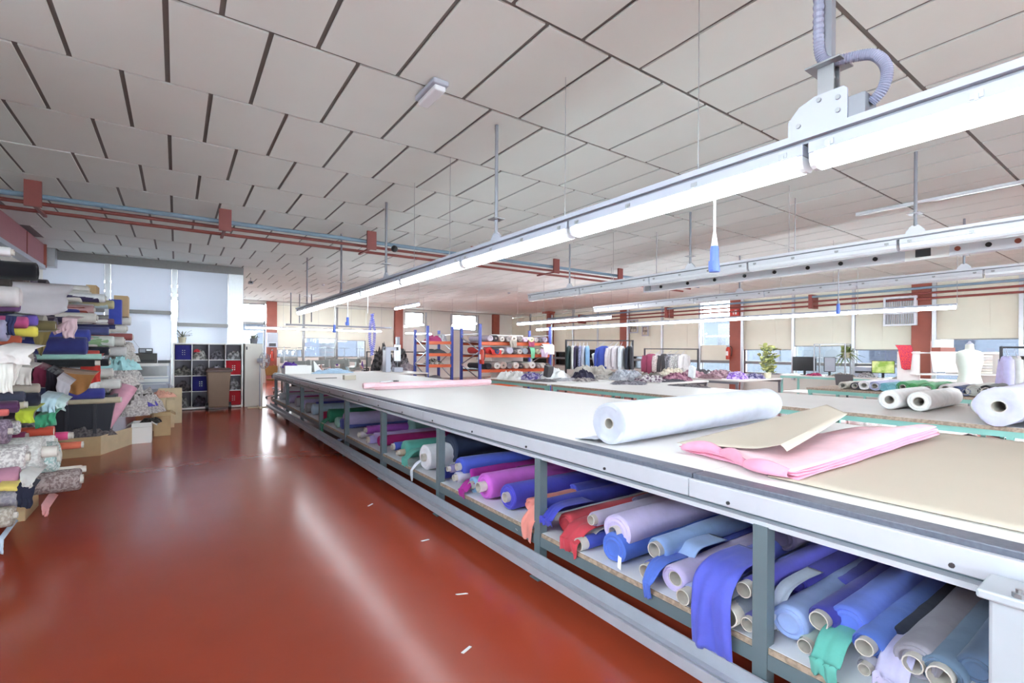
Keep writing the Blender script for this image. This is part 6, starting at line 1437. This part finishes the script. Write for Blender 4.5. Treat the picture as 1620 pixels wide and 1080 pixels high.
for z, cols, nm in tiers:
    x = 8.02
    for i, c in enumerate(cols):
        r = rnd.uniform(0.085, 0.125)
        fabric_roll('%s fabric roll, number %s along the %s of the pallet rack' % ({(196, 52, 50): 'red', (70, 80, 120): 'blue', (222, 216, 170): 'yellow'}.get(c, cn(c)), ['one', 'two', 'three', 'four', 'five', 'six', 'seven', 'eight', 'nine', 'ten', 'eleven'][i], nm),
                    (x + r, 12.9 - rnd.uniform(0, 0.12), z + r * 1.02), 1.2, r, cloth(c), d=(0, 1, 0), core=0.03 if i % 3 else None, prot=0.02, seed=200 + i + z * 10, lump=0.1, group='rolls on the pallet rack', n=14, seg=5)
        x += 2 * r + 0.03
# hanging ends on the rack
for i, (x, z, w, h, rgb, lab) in enumerate(((9.0, 1.92, 0.3, 0.3, (150, 142, 132), 'greige cloth end hanging from the pallet rack'), (9.75, 1.9, 0.25, 0.25, (150, 70, 100), 'wine cloth end hanging from the pallet rack'), (9.8, 1.66, 0.22, 0.4, (120, 190, 150), 'mint green cloth end hanging down the pallet rack'),
                                            (10.3, 1.6, 0.3, 0.3, (196, 176, 200), 'lilac cloth end hanging from the pallet rack'), (10.5, 1.75, 0.5, 0.35, (224, 220, 218), 'white cloth bundle bulging off the pallet rack end'), (8.35, 1.55, 0.4, 0.16, (196, 60, 56), 'red cloth on the middle tier of the pallet rack'))):
    drape(lab, (x - w / 2, 12.85, z), (x + w / 2, 12.85, z), h, rgb, seed=i * 3.0, taper=0.4 if i == 2 else 0.1, back=0.6)
for i, (x, z, a, h, rgb, rgb2, lab) in enumerate(((7.1, 1.82, 0.3, 0.28, (196, 74, 130), None, 'bright pink bundle on top of the second pallet rack'), (7.4, 1.82, 0.2, 0.35, (214, 216, 220), (170, 172, 178), 'bagged white bundle on top of the second pallet rack'), (7.2, 1.42, 0.35, 0.2, (90, 96, 100), None, 'dark grey folded cloth on the second pallet rack'),
                                               (7.1, 1.05, 0.3, 0.25, (80, 72, 66), (206, 200, 190), 'brown and cream print bundle on the second pallet rack'), (7.15, 0.5, 0.32, 0.25, (150, 146, 150), None, 'grey bundle low on the second pallet rack'), (8.3, 2.05, 0.0, 0.0, (0, 0, 0), None, ''))):
    if a: heap(lab, (x, 14.85, z + 0.001), a, 0.35, h, cloth(rgb, rgb2, 14.0) if rgb2 else cloth(rgb), seed=60 + i, group='bundles on the second pallet rack', nr=10, na=26)
o = MB().box(9.2, 14.45, 0, 10.6, 14.5, 2.1).build('white_board', M_WHITE)
tag(o, 'white panel standing behind the pallet rack rolls', 'panel')
# fire extinguishers
def extinguisher(label, x, y, z):
    k = thing('fire_extinguisher', label, 'extinguisher', (x, y, z))
    MB().lathe((x, y, z), [(0.07, 0), (0.075, 0.02), (0.075, 0.38), (0.05, 0.44), (0.025, 0.46)], 14).build('cylinder', mat('extinguisher_red', (196, 62, 44), 0.35), k, smooth=True)
    MB().box(x - 0.02, y - 0.06, z + 0.46, x + 0.02, y + 0.05, z + 0.52).build('valve', M_STEEL, k)
    MB().tube(smooth_path([(x, y - 0.05, z + 0.49), (x + 0.02, y - 0.13, z + 0.42), (x + 0.03, y - 0.12, z + 0.2), (x + 0.03, y - 0.09, z + 0.12)], 5), 0.012, 6).build('hose', M_BLACK, k, smooth=True)
    MB().box(x - 0.076, y - 0.04, z + 0.14, x + 0.0, y + 0.04, z + 0.3).build('label_plate', M_PAPER, k)
extinguisher('red fire extinguisher hanging on the pallet rack upright', 7.85, 12.885, 1.1)
extinguisher('red fire extinguisher on the red column by the bright window', 16.66, 9.95, 1.25)
extinguisher('red fire extinguisher on the far red column', 3.55, 23.98, 1.0)

# ================================================================== SEWING LINE AT THE FAR END
M_GREYT = mat('grey_sewing_top', (168, 166, 160), 0.5)
def sewing_station(label_m, label_t, x, y, ang, kind=0, thread=(230, 228, 224)):
    ca, sa = math.cos(ang), math.sin(ang)
    t = thing('sewing_table', label_t, 'table', (x, y, 0), 'sewing tables along the far windows')
    loc = lambda px, py, pz: (px, py, pz)
    ORG[t.name] = (0, 0, 0)
    MB().box(-0.55, -0.27, 0.75, 0.55, 0.27, 0.79).build('top', M_GREYT, t, bevel=0.008)
    for sx in (-0.45, 0.45):
        MB().box(sx - 0.025, -0.03, 0.05, sx + 0.025, 0.03, 0.75).build('leg', M_WPAINT, t)
        MB().box(sx - 0.03, -0.28, 0.0, sx + 0.03, 0.28, 0.05).build('foot', M_WPAINT, t)
    MB().box(-0.15, -0.2, 0.12, 0.15, 0.12, 0.14).build('pedal', M_DARKM, t)
    MB().box(-0.05, -0.15, 0.45, 0.2, 0.15, 0.7).build('motor', M_DARKM, t)
    t.rotation_euler.z = ang
    k = thing('sewing_machine', label_m, 'sewing machine', (x, y, 0.79), 'sewing machines at the far end')
    ORG[k.name] = (0, 0, 0)
    M_SM = mat('sewing_machine_enamel', (158, 162, 158), 0.3, var=0.05)
    MB().box(-0.24, -0.09, 0, 0.24, 0.09, 0.06).build('bed', M_SM, k, bevel=0.008)
    MB().loft([[(0.12, -0.06, 0.06), (0.23, -0.06, 0.06), (0.23, 0.06, 0.06), (0.12, 0.06, 0.06)], [(0.13, -0.055, 0.28), (0.23, -0.055, 0.28), (0.23, 0.055, 0.28), (0.13, 0.055, 0.28)]]).build('column', M_SM, k, bevel=0.01)
    MB().loft([[(0.23, -0.055, 0.20), (0.23, 0.055, 0.20), (0.23, 0.055, 0.31), (0.23, -0.055, 0.31)], [(-0.12, -0.045, 0.22), (-0.12, 0.045, 0.22), (-0.12, 0.045, 0.31), (-0.12, -0.045, 0.31)]]).build('arm', M_SM, k, bevel=0.01)
    MB().box(-0.22, -0.05, 0.15, -0.12, 0.05, 0.32).build('head', M_SM, k, bevel=0.01)
    MB().cyl((-0.17, 0, 0.06), (-0.17, 0, 0.15), 0.008, 8).build('needle_bar', M_STEEL, k)
    w = MB().cyl((0.23, 0, 0.25), (0.27, 0, 0.25), 0.075, 20).build('hand_wheel', M_SM, k, smooth=True)
    MB().cyl((0.268, 0, 0.25), (0.276, 0, 0.25), 0.028, 12).build('wheel_hub', M_BLACK, w)
    MB().cyl((0.3, 0.15, 0), (0.3, 0.15, 0.62), 0.008, 6).bar((0.16, 0.15, 0.6), (0.44, 0.15, 0.6), 0.01, 0.01).build('thread_stand', M_STEEL, k)
    for q in (-0.1, 0.1):
        MB().lathe((0.3 + q, 0.15, 0.02), [(0.045, 0), (0.012, 0.2), (0.012, 0.21)], 10).build('thread_cone', cloth(thread), k, smooth=True)
    k.rotation_euler.z = ang
    k.scale = (1.3, 1.3, 1.3)
SM = [(2.9, 14.6, 2.6), (3.55, 15.2, 2.6), (4.25, 15.6, 2.6), (4.6, 17.3, 0.2), (5.4, 18.3, 0.1), (6.9, 18.7, 0.0), (3.6, 20.5, 0.2), (5.3, 21.6, 0.0), (7.0, 21.8, 0.0)]
ords = ['nearest the purple yarn box', 'with round handwheel behind the cutting table end', 'third in the row behind the cutting table end', 'under the left pane of the far window', 'under the middle of the far window', 'under the right pane of the far window', 'beside the far red column', 'close to the far wall on the left', 'close to the far wall on the right']
for i, (x, y, a) in enumerate(SM):
    sewing_station('sewing machine ' + ords[i], 'sewing table ' + ords[i], x, y, a, thread=[(230, 228, 224), (120, 90, 170), (206, 170, 160)][i % 3])
for i, (x, y, rgb, lab) in enumerate(((2.6, 14.95, (150, 110, 170), 'violet cloth bundle beside the sewing machine nearest the yarn box'), (4.95, 17.55, (170, 196, 206), 'pale blue cloth bundle on a far sewing table'), (5.75, 18.5, (196, 160, 150), 'salmon cloth bundle on a far sewing table'), (7.25, 18.85, (110, 116, 100), 'olive cloth bundle on a far sewing table'), (3.95, 15.55, (226, 222, 220), 'white cloth bundle by the round handwheel machine'))):
    heap(lab, (x, y, 0.791), 0.16, 0.16, 0.2, cloth(rgb), seed=400 + i, name='cloth_bundle', cat='cloth', group='cloth bundles on the sewing tables', nr=8, na=20)
# tall column machine and its white table
work_table('white table with the tall column sewing machine', 5.35, 14.1, 6.6, 16.2, 0.8, M_BENCH, M_GREYM, 2)
tm = thing('column_machine', 'tall white column sewing machine on the white table', 'sewing machine', (5.75, 15.2, 0.8))
MB().box(5.55, 15.05, 0.8, 5.72, 15.35, 1.6).build('column', M_WPAINT, tm, bevel=0.01)
MB().box(5.55, 15.1, 1.5, 6.0, 15.3, 1.62).build('arm', M_WPAINT, tm, bevel=0.01)
MB().box(5.92, 15.1, 1.15, 6.08, 15.3, 1.7).build('head', M_STEEL, tm, bevel=0.01)
MB().box(5.95, 15.12, 1.7, 6.05, 15.26, 1.95).build('thread_tensioner', M_GREYM, tm)
MB().cyl((6.08, 15.2, 1.5), (6.2, 15.2, 1.5), 0.07, 14).build('motor', M_DARKM, tm)
MB().box(5.85, 15.08, 0.8, 6.15, 15.32, 0.95).build('bed', M_WPAINT, tm, bevel=0.01)
MB().cyl((6.0, 15.2, 0.95), (6.0, 15.2, 1.15), 0.012, 8).build('needle_bar', M_STEEL, tm)
# clothes frame with dark bundles and plastic bags, seen between the machine and the rack
rail('black frame rail with dark bundles beside the blue rack', (5.6, 17.1), (7.5, 16.05), 1.45, M_BLACK, False)
for i, (x, y, z, a, b, h, rgb, rgb2, lab) in enumerate(((6.2, 17.2, 0.56, 0.45, 0.3, 1.35, (58, 58, 60), (110, 108, 110), 'black crumpled bundle piled on the black frame rail'), (6.8, 16.9, 0.56, 0.4, 0.3, 1.25, (74, 74, 78), (150, 148, 150), 'charcoal printed bundle on the black frame rail'),
        (6.25, 16.6, 0.56, 0.4, 0.35, 0.8, (196, 196, 204), (150, 148, 160), 'plastic bagged bundle under the black frame rail'), (6.9, 16.55, 0.56, 0.35, 0.25, 0.7, (206, 196, 200), (160, 150, 160), 'second plastic bagged bundle by the blue rack'))):
    heap(lab, (x, y, z), a, b, h, cloth(rgb, rgb2, 10.0), seed=80 + i, rough=0.5, group='bundles by the black frame rail')
work_table('low bench carrying the bagged bundles', 5.8, 15.55 + 0.7, 7.3, 17.5, 0.6, M_BENCH, M_DARKM, 2) if False else None
MBk = MB().box(5.8, 16.26, 0.0, 7.3, 17.6, 0.55)
tag(MBk.build('storage_bench', M_WPAINT, bevel=0.01), 'white storage bench under the bagged bundles', 'bench')
# shelf block under the upper bundles
# brown chairs near the table end
def chair(label, x, y, ang, m, zs=0.45):
    k = thing('work_chair', label, 'chair', (x, y, 0))
    ORG[k.name] = (0, 0, 0)
    MB().box(-0.2, -0.2, zs, 0.2, 0.2, zs + 0.05).build('seat', m, k, bevel=0.02)
    MB().loft([[(-0.2, 0.18, zs + 0.15), (0.2, 0.18, zs + 0.15), (0.2, 0.22, zs + 0.15), (-0.2, 0.22, zs + 0.15)], [(-0.21, 0.24, zs + 0.45), (0.21, 0.24, zs + 0.45), (0.21, 0.28, zs + 0.45), (-0.21, 0.28, zs + 0.45)]]).build('backrest', m, k, bevel=0.02)
    MB().bar((0, 0.15, zs), (0, 0.22, zs + 0.2), 0.05, 0.02).build('back_stem', M_DARKM, k)
    MB().cyl((0, 0, 0.08), (0, 0, zs), 0.025, 10).build('post', M_DARKM, k)
    for q in range(5):
        t = 2 * PI * q / 5
        MB().bar((0, 0, 0.09), (0.26 * math.cos(t), 0.26 * math.sin(t), 0.06), 0.04, 0.03).build('leg', M_DARKM, k)
        MB().cyl((0.26 * math.cos(t), 0.26 * math.sin(t) - 0.02, 0.03), (0.26 * math.cos(t), 0.26 * math.sin(t) + 0.02, 0.03), 0.03, 10).build('caster', M_BLACK, k)
    k.rotation_euler.z = ang
M_TAN = mat('tan_upholstery', (168, 118, 60), 0.8)
chair('tan upholstered work chair beyond the far end of the cutting table', 2.55, 15.9 + 0.6, 0.4, M_TAN, 0.55)
chair('second tan work chair near the far windows', 3.0, 18.2, 1.4, M_TAN, 0.55)
chair('dark grey office chair at the computer desk', 14.6, 5.35, 1.6, mat('dark_grey_upholstery', (92, 92, 94), 0.8), 0.5)
# wall-mounted heater box on the far column
hb = thing('wall_heater', 'white box heater with grille on the far red column', 'heater', (3.55, 24.0, 1.7))
MB().box(3.34, 23.98, 1.62, 3.78, 24.1, 2.28).build('case', M_WPAINT, hb, bevel=0.01)
MB().box(3.38, 23.965, 1.85, 3.74, 23.98, 2.22).build('grille', M_GREYM, hb)
MB().box(3.42, 23.965, 1.66, 3.7, 23.98, 1.8).build('control_panel', M_DARKM, hb)
# hanging cable frames near the far end
for i, (x, y) in enumerate(((3.6, 20.0), (3.95, 20.2), (4.35, 20.0))):
    o = MB().cyl((x, y, 2.5 + 0.05 * i), (x, y, CZ), 0.022, 8).build('drop_pole', M_GREYM)
    tag(o, ['shortest grey drop pole left of the main light end', 'middle grey drop pole left of the main light end', 'right grey drop pole left of the main light end'][i], 'pole')
o = MB().box(3.4, 19.9, 2.44, 7.6, 20.1, 2.5).build('cable_tray', M_GREYM)
tag(o, 'grey cable tray above the sewing machines', 'tray')

# ================================================================== DESKS BY THE WINDOW WALL
def monitor(label, c, ang, w, h, scr, screen_emit=0.0, rgb=(60, 60, 64), facing=True):
    k = thing('monitor', label, 'monitor', c)
    ORG[k.name] = (0, 0, 0)
    MB().box(-w / 2, -0.02, 0.12, w / 2, 0.025, 0.12 + h).build('case', M_BLACK, k, bevel=0.006)
    MB().box(-w / 2 + 0.015, -0.024, 0.135, w / 2 - 0.015, -0.019, 0.12 + h - 0.015).build('screen', scr, k)
    MB().box(-0.03, 0.02, 0.02, 0.03, 0.05, 0.3).build('stand_neck', M_BLACK, k)
    MB().box(-0.12, -0.06, 0, 0.12, 0.12, 0.02).build('stand_foot', M_BLACK, k)
    k.rotation_euler.z = ang
    return k
M_SCRD = mat('dark_screen', (66, 64, 72), 0.2, var=0.05)
M_SCRG = mat('green_wallpaper_screen', (150, 190, 60), 0.3, rgb2=(226, 236, 150), vscale=4, emit=0.0)
monitor('black monitor seen from behind on the computer desk', (15.35, 6.75, T2Z), -0.9 + PI, 0.62, 0.42, M_SCRD)
monitor('monitor with green wallpaper on the computer desk', (15.5, 4.85, T2Z), -1.25, 0.5, 0.34, M_SCRG)
monitor('small upright grey screen on the computer desk', (15.3, 6.05, T2Z), -1.1, 0.28, 0.42, mat('grey_screen', (140, 140, 152), 0.3))
fr = thing('shelf_frame', 'tall open steel frame standing on the computer desk', 'frame', (15.6, 6.1, T2Z))
for x, y in ((15.4, 6.5), (15.4, 5.7), (15.75, 6.5), (15.75, 5.7)): MB().box(x - 0.015, y - 0.015, T2Z, x + 0.015, y + 0.015, T2Z + 0.92).build('post', M_STEEL, fr)
for z in (0.9, 0.5): 
    MB().box(15.39, 5.69, T2Z + z, 15.76, 6.51, T2Z + z + 0.02).build('shelf_board', M_STEEL, fr)
for i, (x, y, a, b, h, rgb, lab) in enumerate(((15.2, 6.4, 0.2, 0.2, 0.1, (214, 84, 130), 'pink cloth on the computer desk'), (15.3, 5.7, 0.2, 0.3, 0.12, (206, 190, 180), 'small clutter of trims in front of the upright screen'), (15.4, 5.2, 0.3, 0.2, 0.2, (190, 186, 190), 'grey files and boxes on the computer desk'), (15.3, 4.4, 0.2, 0.2, 0.08, (220, 216, 210), 'white papers on the computer desk'))):
    heap(lab, (x, y, T2Z + 0.001), a, b, h, cloth(rgb, tuple(int(v * 0.6) for v in rgb), 25.0), seed=90 + i, name='desk_clutter', cat='clutter', nr=8, na=24)
dv = thing('desk_printer', 'beige printer stack on the computer desk behind the chair', 'printer', (15.75, 5.3, T2Z))
MB().box(15.6, 5.1, T2Z, 15.95, 5.55, T2Z + 0.28).build('body', M_WPAINT, dv, bevel=0.01)
MB().box(15.59, 5.12, T2Z + 0.1, 15.6, 5.53, T2Z + 0.16).build('paper_slot', M_DARKM, dv)
plant('tall leafy plant with yellow tips on the print table', (12.55, 6.4, T2Z), 0.09, 0.14, M_POT, 110, 0.26, 0.11, mat('variegated_leaf', (104, 124, 84), 0.5, rgb2=(196, 200, 130), vscale=9), spread=0.2, stem_h=0.66, seed=6, bend=1.2)
plant('drooping green plant on the steel frame above the desk', (15.6, 5.75, T2Z + 0.52), 0.1, 0.16, M_POT, 50, 0.45, 0.07, M_LEAF, spread=0.08, stem_h=0.1, seed=8, bend=2.0)
# pattern shelf with boards and the red cloth
ps = thing('pattern_shelf', 'cream open shelf stacked with paper patterns behind the dress form', 'shelf', (14.2, 3.1, 0))
MB().box(13.3, 3.5, 0.0, 13.34, 3.9, 1.55).build('side_panel', M_WHITE, ps)
MB().box(14.7, 2.45, 0.0, 14.74, 2.85, 1.55).build('side_panel', M_WHITE, ps)
sx = Vector((1.4, -1.05, 0)) / 2
sy = Vector((0.12, 0.16, 0))
for z in (0.5, 1.05, 1.52): MB().obox((14.02, 3.17, z), sx, sy, (0, 0, 0.015)).build('shelf_board', M_WHITE, ps)
for i in range(7):
    o = MB().obox((14.38, 2.93, 1.0655 + 0.03 + 0.06 * i), sx * 0.42, sy * 0.8, (0, 0, 0.024)).build('pattern_stack', cloth([(226, 222, 210), (206, 200, 190), (196, 194, 190)][i % 3]))
    tag(o, 'flat stack of paper patterns on the cream shelf, %s from the bottom' % ['first', 'second', 'third', 'fourth', 'fifth', 'sixth', 'seventh'][i], 'papers', 'paper pattern stacks on the cream shelf')
o = MB().obox((13.66, 3.0, 1.33), sx * 0.55, (0.02, 0.03, 0.22), (0.004, 0.005, 0)).build('pattern_board', M_PAPER)
tag(o, 'white pattern board leaning on the cream shelf', 'board')
drape('orange red cloth hanging beside the pattern shelf', (13.12, 3.85, 1.68), (13.3, 3.62, 1.68), 0.52, (226, 84, 70), seed=4.0, taper=0.45, out=0.02, wave=0.02, back=0.3, rgb2=(170, 50, 90))
bk = thing('brown_box', 'small dark red box with files on top of the pattern shelf', 'box', (13.9, 3.25, 1.54))
MB().obox((13.9, 3.25, 1.59), sx * 0.18, sy * 0.6, (0, 0, 0.05)).build('box_body', M_BRICKRED, bk)
MB().obox((13.92, 3.24, 1.73), sx * 0.16, sy * 0.4, (0, 0, 0.09)).build('file', M_PAPER, bk)
# wall boxes on the red column: white framed grilles
ac = thing('wall_fan_unit', 'white framed ventilation unit on the red column behind the light strip', 'vent', (16.7, 4.75, 2.3))
for z0 in (2.28, 2.72):
    f_ = MB().box(16.6, 4.45, z0, 16.72, 5.2, z0 + 0.05).box(16.6, 4.45, z0 + 0.33, 16.72, 5.2, z0 + 0.38).box(16.6, 4.45, z0 + 0.05, 16.72, 4.5, z0 + 0.33).box(16.6, 5.15, z0 + 0.05, 16.72, 5.2, z0 + 0.33)
    f_.build('frame', M_WP2, ac)
    for q in range(12):
        MB().box(16.64, 4.52 + q * 0.053, z0 + 0.05, 16.7, 4.53 + q * 0.053, z0 + 0.33).build('slat', M_WP2, ac)
MB().box(16.72, 4.47, 2.3, 16.78, 5.18, 3.08).build('backing', M_WALLW, ac)
sg = thing('exit_sign', 'small red and white exit sign on the red column', 'sign', (16.77, 9.77, 2.85))
MB().box(16.765, 9.6, 2.85, 16.795, 9.95, 3.1).build('plate', mat('sign_red', (206, 70, 60), 0.5), sg)
MB().box(16.76, 9.68, 2.9, 16.765, 9.76, 3.06).box(16.76, 9.8, 2.9, 16.765, 9.83, 3.0).build('symbol', M_PAPER, sg)
# wall calendars and frames near the far corner of the window wall
for i, (y, z, w, h, lab) in enumerate(((14.55, 2.35, 0.5, 0.6, 'large white framed picture near the far red column'), (13.9, 2.2, 0.35, 0.45, 'small white framed notice near the far red column'))):
    k = thing('framed_notice', lab, 'picture', (16.85, y, z))
    MB().box(16.8, y - w / 2, z, 16.83, y + w / 2, z + h).build('frame', M_WPAINT, k)
    MB().box(16.795, y - w / 2 + 0.05, z + 0.05, 16.8, y + w / 2 - 0.05, z + h - 0.05).build('print', mat('faded_print', (196, 190, 170), 0.6, rgb2=(110, 104, 96), vscale=9), k)
# ================================================================== OUTSIDE: neighbouring sheds seen through the windows
def shed(label, x0, y0, x1, y1, h, rgb, nx):
    k = thing('industrial_building', label, 'building', ((x0 + x1) / 2, (y0 + y1) / 2, -0.5))
    MB().box(x0, y0, -0.5, x1, y1, h).build('wall', mat('shed_%d' % rgb[0], rgb, 0.7), k)
    MB().box(x0 - 0.3, y0 - 0.3, h, x1 + 0.3, y1 + 0.3, h + 0.25).build('roof', mat('shed_roof', (120, 126, 134), 0.6), k)
    if nx == 'x':
        y = y0 + 1.5
        while y < y1 - 2:
            MB().box(x0 - 0.05, y, 0.9, x0 + 0.02, y + 1.4, h - 0.5).build('window', mat('shed_window', (26, 30, 40), 0.15), k)
            y += 3.2
    else:
        x = x0 + 1.5
        while x < x1 - 2:
            MB().box(x, y0 - 0.05, 0.9, x + 1.4, y0 + 0.02, h - 0.5).build('window', mat('shed_window', (26, 30, 40), 0.15), k)
            x += 3.2
tag(MB().box(-60, -60, -0.6, 80, 90, -0.5).build('ground', mat('asphalt', (120, 120, 122), 0.9, var=0.1)), kind='structure')
shed('low blue grey industrial building outside the window wall', 34, -14, 44, 12, 3.4, (34, 40, 52), 'x')
shed('pale industrial building outside the window wall, farther along', 34, 15, 46, 40, 4.2, (46, 52, 60), 'x')
shed('grey blue building outside the far windows', -4, 44, 24, 54, 3.6, (36, 42, 54), 'y')
